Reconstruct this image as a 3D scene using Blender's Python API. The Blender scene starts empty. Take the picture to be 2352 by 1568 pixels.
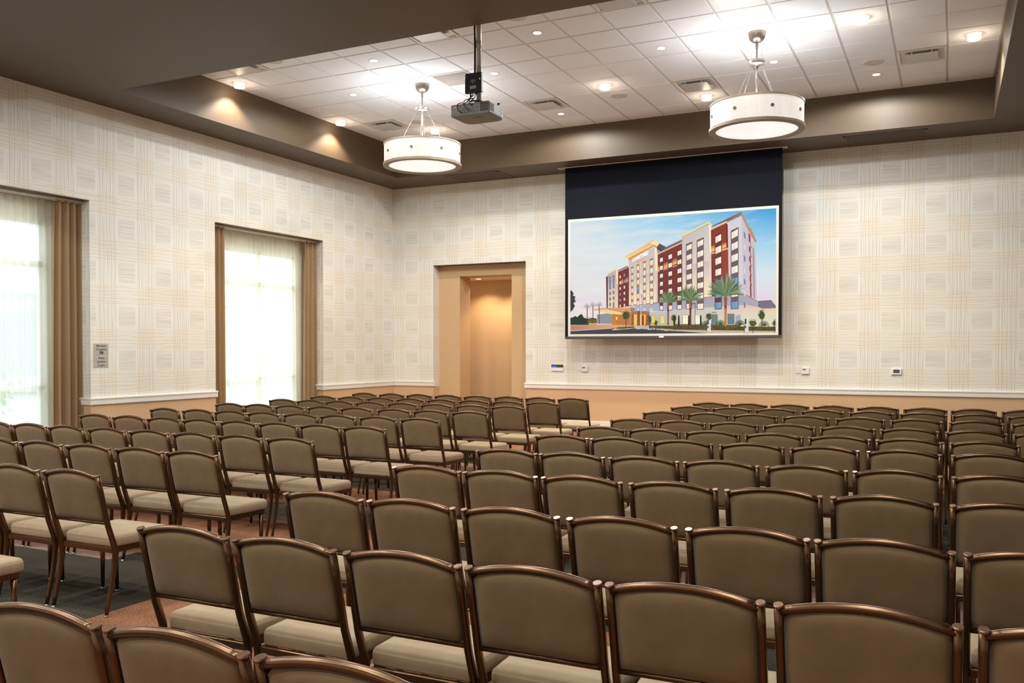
import bpy, math, random
from mathutils import Vector, Matrix
PI = math.pi
sc = bpy.context.scene
C = sc.collection

# ---------------------------------------------------------------- camera, world, exposure
cam_d = bpy.data.cameras.new('camera'); cam = bpy.data.objects.new('camera', cam_d); C.objects.link(cam)
cam_d.sensor_width = 36.0; cam_d.lens = 2057.54/2352*36; cam_d.shift_y = 54.39/2352; cam_d.clip_end = 200
_f = Vector((-0.437547, 0.899023, -0.017619)); _r = Vector((0.899165, 0.437609, -0.000377)); _u = _r.cross(_f)
m = Matrix((_r, _u, -_f)).transposed().to_4x4(); m.translation = (10.3997, -15.7499, 1.475)
cam.matrix_world = m; sc.camera = cam
sc.view_settings.view_transform = 'Standard'; sc.view_settings.look = 'None'
sc.view_settings.gamma = 1; sc.view_settings.use_curve_mapping = False; sc.view_settings.exposure = 0.0
world = bpy.data.worlds.new('daylight'); sc.world = world; world.use_nodes = True
world.node_tree.nodes['Background'].inputs[0].default_value = (0.74, 0.89, 1.0, 1)
world.node_tree.nodes['Background'].inputs[1].default_value = 3.8
WARM = (1.0, 0.80, 0.58); NEUT = (0.97, 1.0, 0.985)
P_DOWN, P_CRYS, E_UP, E_DIFF, E_SHADE = 208.0, 2.6, 6.2, 1.0, 0.76

# ---------------------------------------------------------------- dimensions
HS = 4.801          # underside of the ceiling border
HT = 5.398          # tiled ceiling in the trays
RX, RY = 16.0, -19.0
TX0, TX1 = 0.766, 10.973
TRAYS = [(-7.585, -1.041), (-17.5, -10.95)]  # second tray is unseen, added to hold the rear lights
TILE = 0.6096

def srgb(r, g, b):
    f = lambda c: c/12.92 if c <= .04045 else ((c+.055)/1.055)**2.4
    return (f(r/255), f(g/255), f(b/255), 1)

# ---------------------------------------------------------------- node helper
class N:
    def __init__(s, name):
        s.m = bpy.data.materials.new(name); s.m.use_nodes = True; s.t = s.m.node_tree
        s.b = s.t.nodes['Principled BSDF']; s.out = s.t.nodes['Material Output']
    def n(s, typ, **kw):
        x = s.t.nodes.new(typ)
        for k, v in kw.items(): setattr(x, k, v)
        return x
    def put(s, sock, v):
        if hasattr(v, 'is_linked'): s.t.links.new(v, sock)
        else: sock.default_value = v
    def M(s, op, *a):
        x = s.n('ShaderNodeMath', operation=op)
        for i, v in enumerate(a): s.put(x.inputs[i], v)
        return x.outputs[0]
    def mix(s, f, a, b):
        x = s.n('ShaderNodeMix', data_type='RGBA'); s.put(x.inputs[0], f); s.put(x.inputs[6], a); s.put(x.inputs[7], b)
        return x.outputs[2]
    def xyz(s, x, y, z):
        c = s.n('ShaderNodeCombineXYZ'); s.put(c.inputs[0], x); s.put(c.inputs[1], y); s.put(c.inputs[2], z); return c.outputs[0]
    def noise(s, vec, scale=1.0, detail=2.0, rough=.5):
        x = s.n('ShaderNodeTexNoise'); s.put(x.inputs['Vector'], vec); x.inputs['Scale'].default_value = scale
        x.inputs['Detail'].default_value = detail; x.inputs['Roughness'].default_value = rough; return x.outputs[0]
    def pos(s):
        g = s.n('ShaderNodeNewGeometry'); q = s.n('ShaderNodeSeparateXYZ'); s.t.links.new(g.outputs['Position'], q.inputs[0])
        k = s.n('ShaderNodeSeparateXYZ'); s.t.links.new(g.outputs['True Normal'], k.inputs[0])
        return q.outputs, k.outputs, g
    def objc(s):
        g = s.n('ShaderNodeTexCoord'); q = s.n('ShaderNodeSeparateXYZ'); s.t.links.new(g.outputs['Object'], q.inputs[0]); return g.outputs['Object'], q.outputs
    def bump(s, h, strength=.3, dist=.002):
        x = s.n('ShaderNodeBump'); s.put(x.inputs['Height'], h); x.inputs['Strength'].default_value = strength; x.inputs['Distance'].default_value = dist
        s.t.links.new(x.outputs[0], s.b.inputs['Normal'])
    def set(s, col=None, rough=None, metal=None, emit=None, es=None, spec=None):
        if col is not None: s.put(s.b.inputs['Base Color'], col)
        if rough is not None: s.put(s.b.inputs['Roughness'], rough)
        if metal is not None: s.b.inputs['Metallic'].default_value = metal
        if emit is not None: s.put(s.b.inputs['Emission Color'], emit)
        if es is not None: s.put(s.b.inputs['Emission Strength'], es)
        if spec is not None: s.b.inputs['Specular IOR Level'].default_value = spec
        return s.m

def plain(name, rgb, rough=.6, metal=0, var=.06, scale=8, spec=.5):
    k = N(name); o, _ = k.objc(); f = k.noise(o, scale, 3)
    c = srgb(*rgb); lo = tuple(v*(1-var) for v in c[:3])+(1,); hi = tuple(min(1, v*(1+var)) for v in c[:3])+(1,)
    return k.set(k.mix(f, lo, hi), rough, metal, spec=spec)
def glow(name, rgb, s):
    k = N(name); c = rgb if len(rgb) == 4 else tuple(rgb)+(1,)
    return k.set(c, .5, emit=c, es=s)

# ---------------------------------------------------------------- materials
def wallpaper():
    k = N('plaid_wallpaper'); p, nn, _ = k.pos(); M = k.M
    side = M('GREATER_THAN', M('ABSOLUTE', nn[0]), .5)
    a = M('SUBTRACT', p[0], .285); b = M('ADD', p[1], 6.26)
    u = M('ADD', M('MULTIPLY', a, M('SUBTRACT', 1.0, side)), M('MULTIPLY', b, side))
    z = p[2]
    U = M('DIVIDE', u, .6525); V = M('DIVIDE', M('SUBTRACT', z, 1.32), .6125)
    fu = M('FRACT', U); fv = M('SUBTRACT', M('FRACT', M('ADD', V, .5)), .5); av = M('ABSOLUTE', fv)
    def band(x, lo, hi):
        return M('MULTIPLY', M('GREATER_THAN', x, lo), M('LESS_THAN', x, hi))
    def lines(main, cross, freq, wob, w, seed):
        nz = k.noise(k.xyz(M('MULTIPLY', main, 3.0), M('MULTIPLY', cross, .9), seed), 1.6, 2)
        ph = M('ADD', M('MULTIPLY', main, freq), M('MULTIPLY', nz, wob))
        return M('LESS_THAN', M('ABSOLUTE', M('SUBTRACT', M('FRACT', ph), .5)), w)
    vmask = band(fu, .50, .955)
    v1 = lines(u, z, 29.0, 1.3, .075, 3.0); v2 = lines(u, z, 17.0, 1.3, .055, 11.0)
    vert = M('MULTIPLY', M('MAXIMUM', v1, v2), vmask)
    hmask = M('GREATER_THAN', av, .275)
    h1 = lines(z, u, 31.0, 2.0, .08, 23.0); h2 = lines(z, u, 19.0, 1.8, .055, 37.0)
    hor = M('MULTIPLY', M('MAXIMUM', h1, h2), hmask)
    sq = M('MULTIPLY', band(fu, .0, .44), M('LESS_THAN', av, .235))
    st = k.noise(k.xyz(M('MULTIPLY', u, 1.6), M('MULTIPLY', z, 75.0), 5.0), 1.0, 2)
    fade = M('SUBTRACT', 1.0, M('MULTIPLY', av, 2.2))
    strokes = M('MULTIPLY', M('MULTIPLY', sq, fade), M('SMOOTH_MIN', M('MULTIPLY', M('MAXIMUM', M('SUBTRACT', st, .40), 0.0), 5.5), 1.0, .1))
    base = k.mix(M('MULTIPLY', sq, .35), srgb(230, 228, 222), srgb(226, 221, 212))
    greyv = M('MULTIPLY', M('LESS_THAN', av, .26), .75)
    vc = k.mix(greyv, srgb(208, 188, 146), srgb(184, 175, 156))
    c1 = k.mix(M('MULTIPLY', strokes, .55), base, srgb(190, 185, 170))
    c2 = k.mix(M('MULTIPLY', vert, .68), c1, vc)
    c3 = k.mix(M('MULTIPLY', hor, .58), c2, srgb(208, 186, 142))
    return k.set(c3, .75, spec=.25)

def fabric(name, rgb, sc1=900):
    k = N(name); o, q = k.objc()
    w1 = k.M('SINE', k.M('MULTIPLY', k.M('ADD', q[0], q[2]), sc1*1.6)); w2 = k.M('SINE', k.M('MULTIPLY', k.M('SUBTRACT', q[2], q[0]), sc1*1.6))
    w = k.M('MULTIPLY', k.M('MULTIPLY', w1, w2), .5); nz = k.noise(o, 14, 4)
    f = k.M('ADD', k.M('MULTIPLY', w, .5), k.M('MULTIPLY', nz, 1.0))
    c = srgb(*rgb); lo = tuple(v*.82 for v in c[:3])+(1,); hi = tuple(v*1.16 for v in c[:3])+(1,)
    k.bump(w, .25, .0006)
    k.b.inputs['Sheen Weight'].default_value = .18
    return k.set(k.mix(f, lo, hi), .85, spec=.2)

def carpet(name, rgb, rgb2):
    k = N(name); p, _, _ = k.pos()
    s = k.noise(k.xyz(k.M('MULTIPLY', p[0], 60.0), k.M('MULTIPLY', p[1], 260.0), 0.0), 1.0, 3)
    big = k.noise(k.xyz(p[0], p[1], 0.0), 2.2, 3)
    f = k.M('ADD', k.M('MULTIPLY', k.M('SUBTRACT', s, .5), 2.6), k.M('ADD', k.M('MULTIPLY', k.M('SUBTRACT', big, .5), 1.1), .5))
    x = k.n('ShaderNodeClamp'); k.put(x.inputs[0], f)
    k.bump(s, .5, .004)
    return k.set(k.mix(x.outputs[0], srgb(*rgb), srgb(*rgb2)), .95, spec=.1)

def linen(name, rgb, f1=180.0):
    k = N(name); p, _, _ = k.pos()
    s = k.noise(k.xyz(k.M('MULTIPLY', k.M('ADD', p[0], p[1]), 6.0), 0.0, k.M('MULTIPLY', p[2], f1)), 1.0, 3)
    c = srgb(*rgb); lo = tuple(v*.93 for v in c[:3])+(1,); hi = tuple(min(1, v*1.05) for v in c[:3])+(1,)
    return k.set(k.mix(s, lo, hi), .7, spec=.25)

def bronze():
    k = N('bronze_powder_coat'); o, q = k.objc(); f = k.noise(o, 30, 3)
    return k.set(k.mix(f, srgb(96, 71, 49), srgb(110, 82, 57)), .26, .85)

def tile_mat():
    k = N('acoustic_tile'); p, _, _ = k.pos(); f = k.noise(k.xyz(p[0], p[1], p[2]), 90, 3)
    big = k.noise(k.xyz(p[0], p[1], 0.0), .9, 1)
    g = k.M('ADD', k.M('MULTIPLY', f, .5), k.M('MULTIPLY', big, .5)); k.bump(f, .25, .002)
    return k.set(k.mix(g, srgb(234, 238, 246), srgb(244, 248, 254)), .9, spec=.15)

def alabaster(name, e):
    k = N(name); o, q = k.objc()
    v = k.noise(o, 5.5, 5, .62); line = k.M('LESS_THAN', k.M('ABSOLUTE', k.M('SUBTRACT', v, .5)), .010)
    msk = k.M('GREATER_THAN', k.noise(o, 2.6, 1), .54); vein = k.M('MULTIPLY', k.M('MULTIPLY', line, msk), .5)
    cl = k.noise(o, 4, 3); ang = k.M('ARCTAN2', q[1], q[0])
    seam = k.M('MULTIPLY', k.M('LESS_THAN', k.M('ABSOLUTE', k.M('SUBTRACT', k.M('FRACT', k.M('MULTIPLY', ang, 24/(2*PI))), .5)), .018), .7)
    c = k.mix(cl, (.80, .74, .68, 1), (.95, .91, .86, 1)); c = k.mix(vein, c, (.85, .6, .35, 1)); c = k.mix(seam, c, (1, .96, .9, 1))
    dk = k.mix(.78, c, (0, 0, 0, 1)); return k.set(dk, .35, emit=c, es=e)

def drape_mat():
    k = N('gold_brown_drape'); o, q = k.objc(); f = k.noise(o, 40, 3)
    k.set(k.mix(f, srgb(152, 126, 96), srgb(168, 140, 106)), .7, spec=.3)
    tr = k.n('ShaderNodeBsdfTranslucent'); tr.inputs[0].default_value = srgb(214, 160, 90)
    mx = k.n('ShaderNodeMixShader'); mx.inputs[0].default_value = .18
    k.t.links.new(k.b.outputs[0], mx.inputs[1]); k.t.links.new(tr.outputs[0], mx.inputs[2]); k.t.links.new(mx.outputs[0], k.out.inputs[0])
    return k.m
def sheer_mat():
    k = N('ivory_sheer'); tp = k.n('ShaderNodeBsdfTransparent'); tr = k.n('ShaderNodeBsdfTranslucent'); df = k.n('ShaderNodeBsdfDiffuse')
    tp.inputs[0].default_value = (.93, .98, 1, 1); tr.inputs[0].default_value = srgb(253, 250, 236); df.inputs[0].default_value = srgb(252, 246, 228)
    o, q = k.objc(); w = k.noise(k.xyz(k.M('MULTIPLY', q[1], 75.0), 0.0, k.M('MULTIPLY', q[2], .5)), 1.0, 2)
    m1 = k.n('ShaderNodeMixShader'); m1.inputs[0].default_value = .45; k.t.links.new(tr.outputs[0], m1.inputs[1]); k.t.links.new(df.outputs[0], m1.inputs[2])
    m2 = k.n('ShaderNodeMixShader'); k.put(m2.inputs[0], k.M('ADD', k.M('MULTIPLY', w, .50), .45))
    k.t.links.new(tp.outputs[0], m2.inputs[1]); k.t.links.new(m1.outputs[0], m2.inputs[2]); k.t.links.new(m2.outputs[0], k.out.inputs[0])
    return k.m

WALLP = wallpaper()
TAN = linen('tan_vinyl', (208, 172, 134)); TAN2 = linen('warm_tan_vinyl', (206, 172, 132))
WHITE = plain('white_paint', (232, 228, 220), .45, var=.02); CREAM = plain('cream_paint', (225, 215, 195), .6, var=.02)
BROWN = plain('brown_paint', (90, 73, 54), .55, var=.02, scale=2)
BROWN_DK = plain('brown_grille_paint', (84, 70, 58), .6, var=.05)
TILEM = tile_mat(); TBAR = plain('white_grid_metal', (205, 205, 205), .4, var=.01); DUCT_SHADE = plain('duct_shade', (14, 15, 20), .8)
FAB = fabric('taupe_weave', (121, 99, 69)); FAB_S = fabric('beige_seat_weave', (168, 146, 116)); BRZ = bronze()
CAP = plain('polished_bronze_cap', (160, 126, 100), .22, .8); CHROME = plain('chrome', (210, 210, 212), .12, 1.0, var=.01)
NICKEL = plain('brushed_nickel', (172, 162, 150), .34, .9, var=.05, scale=40); NICKEL_D = plain('satin_bronze_ring', (140, 128, 116), .5, .3, var=.03)
SHADE = alabaster('alabaster_shade', E_SHADE); DIFF = alabaster('alabaster_diffuser', E_DIFF); UP = glow('lamp_tray', (.97, .985, 1), E_UP)
CABLE = plain('steel_cable', (200, 196, 190), .3, .8)
LAMPW = glow('warm_lamp_lens', (1, .82, .6), 14); LAMPC = glow('crystal_lamp', (1, .9, .74), 5)
GLASSY = glow('lit_crystal', (.95, .88, .76), .8)
DRAPE = drape_mat(); SHEER = sheer_mat(); ALU = plain('white_aluminium', (232, 230, 222), .5)
GREYF = plain('grey_speaker_cloth', (208, 208, 203), .8, scale=200); LGREY = plain('light_grey_grille', (158, 150, 145), .6)
BLACK = plain('black_plastic', (24, 25, 29), .4); SCREENB = plain('navy_black_screen_fabric', (27, 29, 37), .9, var=.03, spec=.08)
SCREENW = glow('matte_white_screen', srgb(214, 208, 196), .02); PROJ = plain('warm_grey_plastic', (138, 132, 122), .45); PROJ_B = plain('cool_grey_plastic', (120, 128, 128), .5)
POLE = plain('beige_painted_pole', (196, 184, 170), .35, .2); DGREEN = glow('green_led', (.2, .9, .3, 1), 1.2); BLUEL = glow('blue_led', (.06, .12, .9, 1), 1.0)
PLAST = plain('white_plastic', (232, 228, 232), .35, var=.01); LCD = plain('grey_lcd', (112, 116, 104), .3); LCD2 = plain('dark_lcd', (72, 78, 76), .25); PANELDK = plain('smoked_panel', (62, 64, 52), .3)
SILVER = plain('brushed_silver_sign', (190, 184, 178), .4, .35, var=.06, scale=20); INK = plain('dark_ink', (62, 50, 52), .6); INKB = plain('black_ink', (30, 26, 32), .6); INKW = plain('pale_ink', (170, 172, 170), .6)
RUST = carpet('rust_carpet', (82, 48, 34), (170, 120, 88)); CHAR = carpet('charcoal_carpet', (38, 35, 31), (80, 73, 61)); MAUVE = carpet('mauve_brown_carpet', (100, 76, 66), (160, 132, 116))

# ---------------------------------------------------------------- mesh helper
class MB:
    def __init__(s): s.v = []; s.f = []; s.mi = []; s.sm = []
    def add(s, vs, fs, mi=0, smooth=False):
        o = len(s.v); s.v += [tuple(v) for v in vs]
        for f in fs: s.f.append([i+o for i in f]); s.mi.append(mi); s.sm.append(smooth)
    def box(s, x0, x1, y0, y1, z0, z1, mi=0):
        v = [(x, y, z) for z in (z0, z1) for y in (y0, y1) for x in (x0, x1)]
        s.add(v, [(0, 2, 3, 1), (4, 5, 7, 6), (0, 1, 5, 4), (2, 6, 7, 3), (0, 4, 6, 2), (1, 3, 7, 5)], mi)
    def bbox(s, x0, x1, y0, y1, z0, z1, b=.004, mi=0):
        # box with chamfered edges
        X = (x0, x1); Y = (y0, y1); Z = (z0, z1); vs = []; idx = {}
        for i in (0, 1):
            for j in (0, 1):
                for k in (0, 1):
                    sx, sy, sz = (b if i == 0 else -b), (b if j == 0 else -b), (b if k == 0 else -b)
                    for a, p in enumerate(((X[i], Y[j]+sy, Z[k]+sz), (X[i]+sx, Y[j], Z[k]+sz), (X[i]+sx, Y[j]+sy, Z[k]))):
                        idx[(i, j, k, a)] = len(vs); vs.append(p)
        fs = []
        for i in (0, 1): q = [idx[(i, 0, 0, 0)], idx[(i, 1, 0, 0)], idx[(i, 1, 1, 0)], idx[(i, 0, 1, 0)]]; fs.append(q if i else q[::-1])
        for j in (0, 1): q = [idx[(0, j, 0, 1)], idx[(1, j, 0, 1)], idx[(1, j, 1, 1)], idx[(0, j, 1, 1)]]; fs.append(q[::-1] if j else q)
        for k in (0, 1): q = [idx[(0, 0, k, 2)], idx[(1, 0, k, 2)], idx[(1, 1, k, 2)], idx[(0, 1, k, 2)]]; fs.append(q if k else q[::-1])
        for i in (0, 1):
            for j in (0, 1): fs.append([idx[(i, j, 0, 0)], idx[(i, j, 1, 0)], idx[(i, j, 1, 1)], idx[(i, j, 0, 1)]])
            for k in (0, 1): fs.append([idx[(i, 0, k, 0)], idx[(i, 1, k, 0)], idx[(i, 1, k, 2)], idx[(i, 0, k, 2)]])
        for j in (0, 1):
            for k in (0, 1): fs.append([idx[(0, j, k, 1)], idx[(1, j, k, 1)], idx[(1, j, k, 2)], idx[(0, j, k, 2)]])
            for i in (0, 1):
                pass
        for i in (0, 1):
            for j in (0, 1):
                for k in (0, 1): fs.append([idx[(i, j, k, 0)], idx[(i, j, k, 1)], idx[(i, j, k, 2)]])
        s.add(vs, fs, mi)
    def tube(s, path, ra, rb, side=(1, 0, 0), n=10, mi=0, caps=True):
        path = [Vector(p) for p in path]; rings = []
        if not isinstance(ra, (list, tuple)): ra = [ra]*len(path)
        if not isinstance(rb, (list, tuple)): rb = [rb]*len(path)
        vs = []
        for i, p in enumerate(path):
            t = (path[min(i+1, len(path)-1)]-path[max(i-1, 0)]).normalized()
            sd = Vector(side); b = t.cross(sd)
            if b.length < 1e-4: b = t.cross(Vector((0, 1, .01)))
            b.normalize(); sd = b.cross(t).normalized()
            for k in range(n):
                a = 2*PI*k/n; vs.append(p+sd*(ra[i]*math.cos(a))+b*(rb[i]*math.sin(a)))
        fs = [(i*n+k, i*n+(k+1) % n, (i+1)*n+(k+1) % n, (i+1)*n+k) for i in range(len(path)-1) for k in range(n)]
        s.add(vs, fs, mi, True)
        if caps:
            L = (len(path)-1)*n; s.add([vs[k] for k in range(n)], [list(range(n))[::-1]], mi); s.add([vs[L+k] for k in range(n)], [list(range(n))], mi)
    def lathe(s, prof, c=(0, 0, 0), n=32, mi=0, smooth=True):
        vs = []; 
        for r, z in prof:
            for k in range(n): a = 2*PI*k/n; vs.append((c[0]+r*math.cos(a), c[1]+r*math.sin(a), c[2]+z))
        fs = [(i*n+k, i*n+(k+1) % n, (i+1)*n+(k+1) % n, (i+1)*n+k) for i in range(len(prof)-1) for k in range(n)]
        s.add(vs, fs, mi, smooth)
    def disc(s, r, z, c=(0, 0, 0), n=32, mi=0):
        s.add([(c[0]+r*math.cos(2*PI*k/n), c[1]+r*math.sin(2*PI*k/n), c[2]+z) for k in range(n)], [list(range(n))], mi)
    def ob(s, name, mats, parent=None, loc=None, fix=True):
        me = bpy.data.meshes.new(name); me.from_pydata(s.v, [], s.f)
        for m_ in (mats if isinstance(mats, (list, tuple)) else [mats]): me.materials.append(m_)
        me.polygons.foreach_set('material_index', s.mi); me.polygons.foreach_set('use_smooth', s.sm)
        if fix:
            import bmesh
            bm = bmesh.new(); bm.from_mesh(me); bmesh.ops.remove_doubles(bm, verts=bm.verts, dist=1e-6); bmesh.ops.recalc_face_normals(bm, faces=bm.faces); bm.to_mesh(me); bm.free()
        o = bpy.data.objects.new(name, me); C.objects.link(o)
        if parent: o.parent = parent
        if loc: o.location = loc
        return o
def tag(o, label=None, cat=None, group=None, kind=None):
    for k_, v_ in (('label', label), ('category', cat), ('group', group), ('kind', kind)):
        if v_: o[k_] = v_
    return o
def empty(name, loc, label, cat, group=None, rz=0):
    o = bpy.data.objects.new(name, None); o.empty_display_size = .1; C.objects.link(o); o.location = loc; o.rotation_euler = (0, 0, rz)
    return tag(o, label, cat, group)
def dup(o, parent=None):
    c = o.copy(); C.objects.link(c)
    if parent: c.parent = parent
    for ch in list(o.children): dup(ch, c)
    return c
ORD = ['first', 'second', 'third', 'fourth', 'fifth', 'sixth', 'seventh', 'eighth', 'ninth', 'tenth', 'eleventh', 'twelfth']

# ---------------------------------------------------------------- room shell
g = MB(); mi_rows = []
random.seed(4)
def strip(y0, y1, cuts):
    x = -.45
    for xe, mt in cuts: g.add([(x, y0, 0), (xe, y0, 0), (xe, y1, 0), (x, y1, 0)], [(0, 1, 2, 3)], mt); x = xe
strip(-19.0, -17.2, [(4, 1), (9, 0), (RX, 2)]); strip(-17.2, -14.2, [(3, 2), (7.4, 1), (12, 0), (RX, 1)]); strip(-14.2, -12.9, [(2.6, 1), (6.17, 0), (9.2, 1), (RX, 0)])
strip(-12.9, -11.35, [(2.2, 0), (6.17, 1), (9.2, 0), (13, 1), (RX, 0)]); strip(-11.35, -11.1, [(1, 1), (5.1, 2), (6.6, 1), (10.2, 1), (RX, 0)])
strip(-11.1, -9.7, [(5.55, 0), (6.6, 0), (8.4, 1), (12, 2), (RX, 1)]); strip(-9.7, -8.98, [(2.2, 0), (6.4, 1), (7.4, 0), (11, 1), (RX, 2)])
strip(-8.98, -7.95, [(3, 1), (7.0, 0), (9.2, 2), (RX, 1)]); strip(-7.95, -7.2, [(1.5, 0), (6.2, 1), (10.3, 0), (RX, 1)])
strip(-7.2, -5.6, [(2.4, 1), (7.6, 2), (11.2, 1), (RX, 0)]); strip(-5.6, -4.5, [(3.8, 0), (8.6, 1), (12.4, 0), (RX, 1)])
strip(-4.5, -2.7, [(1.2, 1), (5.8, 0), (9.4, 2), (RX, 0)]); strip(-2.7, 2.0, [(2.8, 2), (7.5, 0), (11.5, 1), (RX, 2)])
tag(g.ob('floor', [RUST, CHAR, MAUVE], fix=False), kind='structure')

DX0, DX1, DZ = .948, 3.03, 3.185
ZR0, ZR1 = .72, .825
w = MB()
def wbox(x0, x1, y0, y1, z0, z1):
    if z0 < ZR0: w.box(x0, x1, y0, y1, z0, min(z1, ZR0), 1)
    if z1 > ZR0: w.box(x0, x1, y0, y1, max(z0, ZR0), z1, 0)
wbox(-.45, DX0, 0, .23, 0, HS); wbox(DX1, RX, 0, .23, 0, HS); w.box(DX0, DX1, 0, .23, DZ, HS)
tag(w.ob('wall_front', [WALLP, TAN]), kind='structure')
NX0, NX1, NZ = 1.44, 2.616, 2.963
w2 = MB()   # tan inner wall of the recess, its opening and the passage behind
w2.box(DX0-.4, NX0, .23, .67, 0, DZ+.3); w2.box(NX1, DX1+.4, .23, .67, 0, DZ+.3); w2.box(NX0, NX1, .23, .67, NZ, DZ+.3)
w2.box(-.2, 3.6, 1.5, 1.6, 0, 3.3); w2.box(-.2, -.1, .67, 1.5, 0, 3.3); w2.box(3.5, 3.6, .67, 1.5, 0, 3.3); w2.box(-.2, 3.6, .67, 1.6, NZ, 3.3, 1)
tag(w2.ob('wall_recess', [TAN2, CREAM]), kind='structure')
w3 = MB(); w3.add([(DX0, 0, DZ), (DX1, 0, DZ), (DX1, .23, DZ), (DX0, .23, DZ)], [(0, 1, 2, 3)]); 

WZ = 3.485
WINS = [(-5.078, -2.36), (-10.09, -7.372)]
w = MB()
segs = [(-2.36, 0), (-7.372, -5.078), (RY, -10.09)]
for a, b in segs:
    wbox(-.45, 0, a, b, 0, HS)
for a, b in WINS: w.box(-.45, 0, a, b, WZ, HS, 0)
tag(w.ob('wall_left', [WALLP, TAN]), kind='structure')
w = MB(); wbox(RX, RX+.2, RY, .23, 0, HS); tag(w.ob('wall_right', [WALLP, TAN]), kind='structure')
w = MB(); wbox(-.45, RX+.2, RY-.2, RY, 0, HS); tag(w.ob('wall_back', [WALLP, TAN]), kind='structure')

# brown window-head lining
t = MB()
for a, b in WINS: t.box(-.449, -.003, a+.001, b-.001, WZ-.012, WZ+.002)
t.box(DX0+.001, DX1-.001, .002, .228, DZ-.006, DZ+.002)
tag(t.ob('trim_1', BROWN), kind='structure')
# chair rail with a bull-nose cap
def rail(mb, x0, y0, x1, y1, nx, ny):
    d = Vector((x1-x0, y1-y0, 0)); prof = [(0, .72), (.016, .72), (.024, .732), (.026, .79), (.034, .797), (.036, .815), (.030, .825), (0, .825)]
    vs = [(x0+nx*a, y0+ny*a, z) for a, z in prof]+[(x1+nx*a, y1+ny*a, z) for a, z in prof]; n = len(prof)
    mb.add(vs, [(i, (i+1) % n, n+(i+1) % n, n+i) for i in range(n)]+[list(range(n)), list(range(n, 2*n))])
r = MB(); rail(r, -.0, 0, DX0+.02, 0, 0, -1); rail(r, DX1-.02, 0, RX, 0, 0, -1); rail(r, DX0, .0, DX0, .03, 1, 0)
tag(r.ob('trim_2', WHITE), kind='structure')
r = MB()
for a, b in segs: rail(r, 0, a-(.02 if a > RY else 0), 0, b+(.02 if b < 0 else 0), 1, 0)
for a, b in WINS: rail(r, -.22, b, .02, b, 0, -1); rail(r, -.22, a, .02, a, 0, 1)
tag(r.ob('trim_3', WHITE), kind='structure')
def base(x0, x1, y0, y1): mb.bbox(x0, x1, y0, y1, 0, .134, .004)
mb = MB(); base(0, DX0, -.016, 0); base(DX1, RX, -.016, 0); base(NX0-.45, NX0, .214, .23); base(NX1, DX1, .214, .23); tag(mb.ob('baseboard_front', WHITE), kind='structure')
mb = MB()
for a, b in segs: base(0, .016, a, b)
tag(mb.ob('baseboard_left', WHITE), kind='structure')

# ceiling border, tray sides, tile grid
c = MB()
def plate(x0, x1, y0, y1): c.box(x0, x1, y0, y1, HS, HS+.06)
ys = [RY, TRAYS[1][0], TRAYS[1][1], TRAYS[0][0], TRAYS[0][1], .23]
plate(-.45, TX0, RY, .23); plate(TX1, RX+.2, RY, .23)
for a, b in ((ys[0], ys[1]), (ys[2], ys[3]), (ys[4], ys[5])): plate(TX0, TX1, a, b)
for y0, y1 in TRAYS:
    c.box(TX0-.05, TX0, y0-.05, y1+.05, HS+.06, HT+.1); c.box(TX1, TX1+.05, y0-.05, y1+.05, HS+.06, HT+.1)
    c.box(TX0, TX1, y0-.05, y0, HS+.06, HT+.1); c.box(TX0, TX1, y1, y1+.05, HS+.06, HT+.1)
tag(c.ob('ceiling', BROWN), kind='structure')
c = MB(); GY = -.985; fixtures = {}
DIFFS = [(x, -2.51) for x in (1.52, 4.58, 7.01, 10.06)]+[(x, -6.17) for x in (1.52, 4.58, 7.01)]
RETURN = (3.96, -4.34)
def cell_used(cx, cy):
    return any(abs(cx-a) < .2 and abs(cy-b) < .2 for a, b in DIFFS+[RETURN])
for ti, (y0, y1) in enumerate(TRAYS):
    off = 0 if ti == 0 else -16*TILE
    c.box(TX0, TX1, y0, y1, HT+.009, HT+.05, 1)
    # edge angle trim
    c.box(TX0, TX0+.022, y0, y1, HT-.004, HT+.012, 1); c.box(TX1-.022, TX1, y0, y1, HT-.004, HT+.012, 1)
    c.box(TX0, TX1, y0, y0+.022, HT-.004, HT+.012, 1); c.box(TX0, TX1, y1-.022, y1, HT-.004, HT+.012, 1)
    i = 0
    while TX1-TILE*i > TX0+.02:
        xb = TX1-TILE*i; xa = max(TX0, xb-TILE); j = 0; i += 1
        for j in range(-1, 13):
            yb = GY+off-TILE*j; ya = yb-TILE; ya_, yb_ = max(ya, y0), min(yb, y1)
            if yb_-ya_ < .05 or (ti == 0 and cell_used((xa+xb)/2, (ya+yb)/2)): continue
            gp = .013; ch = .006; xs = (xa+gp, xb-gp); yy = (ya_+gp, yb_-gp)
            vs = [(xs[0], yy[0], HT+.009), (xs[1], yy[0], HT+.009), (xs[1], yy[1], HT+.009), (xs[0], yy[1], HT+.009)]
            vs += [(xs[0]+.002, yy[0]+.002, HT+.002), (xs[1]-.002, yy[0]+.002, HT+.002), (xs[1]-.002, yy[1]-.002, HT+.002), (xs[0]+.002, yy[1]-.002, HT+.002)]
            vs += [(xs[0]+ch, yy[0]+ch, HT), (xs[1]-ch, yy[0]+ch, HT), (xs[1]-ch, yy[1]-ch, HT), (xs[0]+ch, yy[1]-ch, HT)]
            c.add(vs, [(0, 1, 5, 4), (1, 2, 6, 5), (2, 3, 7, 6), (3, 0, 4, 7), (4, 5, 9, 8), (5, 6, 10, 9), (6, 7, 11, 10), (7, 4, 8, 11), (8, 9, 10, 11)], 0)
tag(c.ob('ceiling', [TILEM, TBAR], fix=False), kind='structure')

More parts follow.
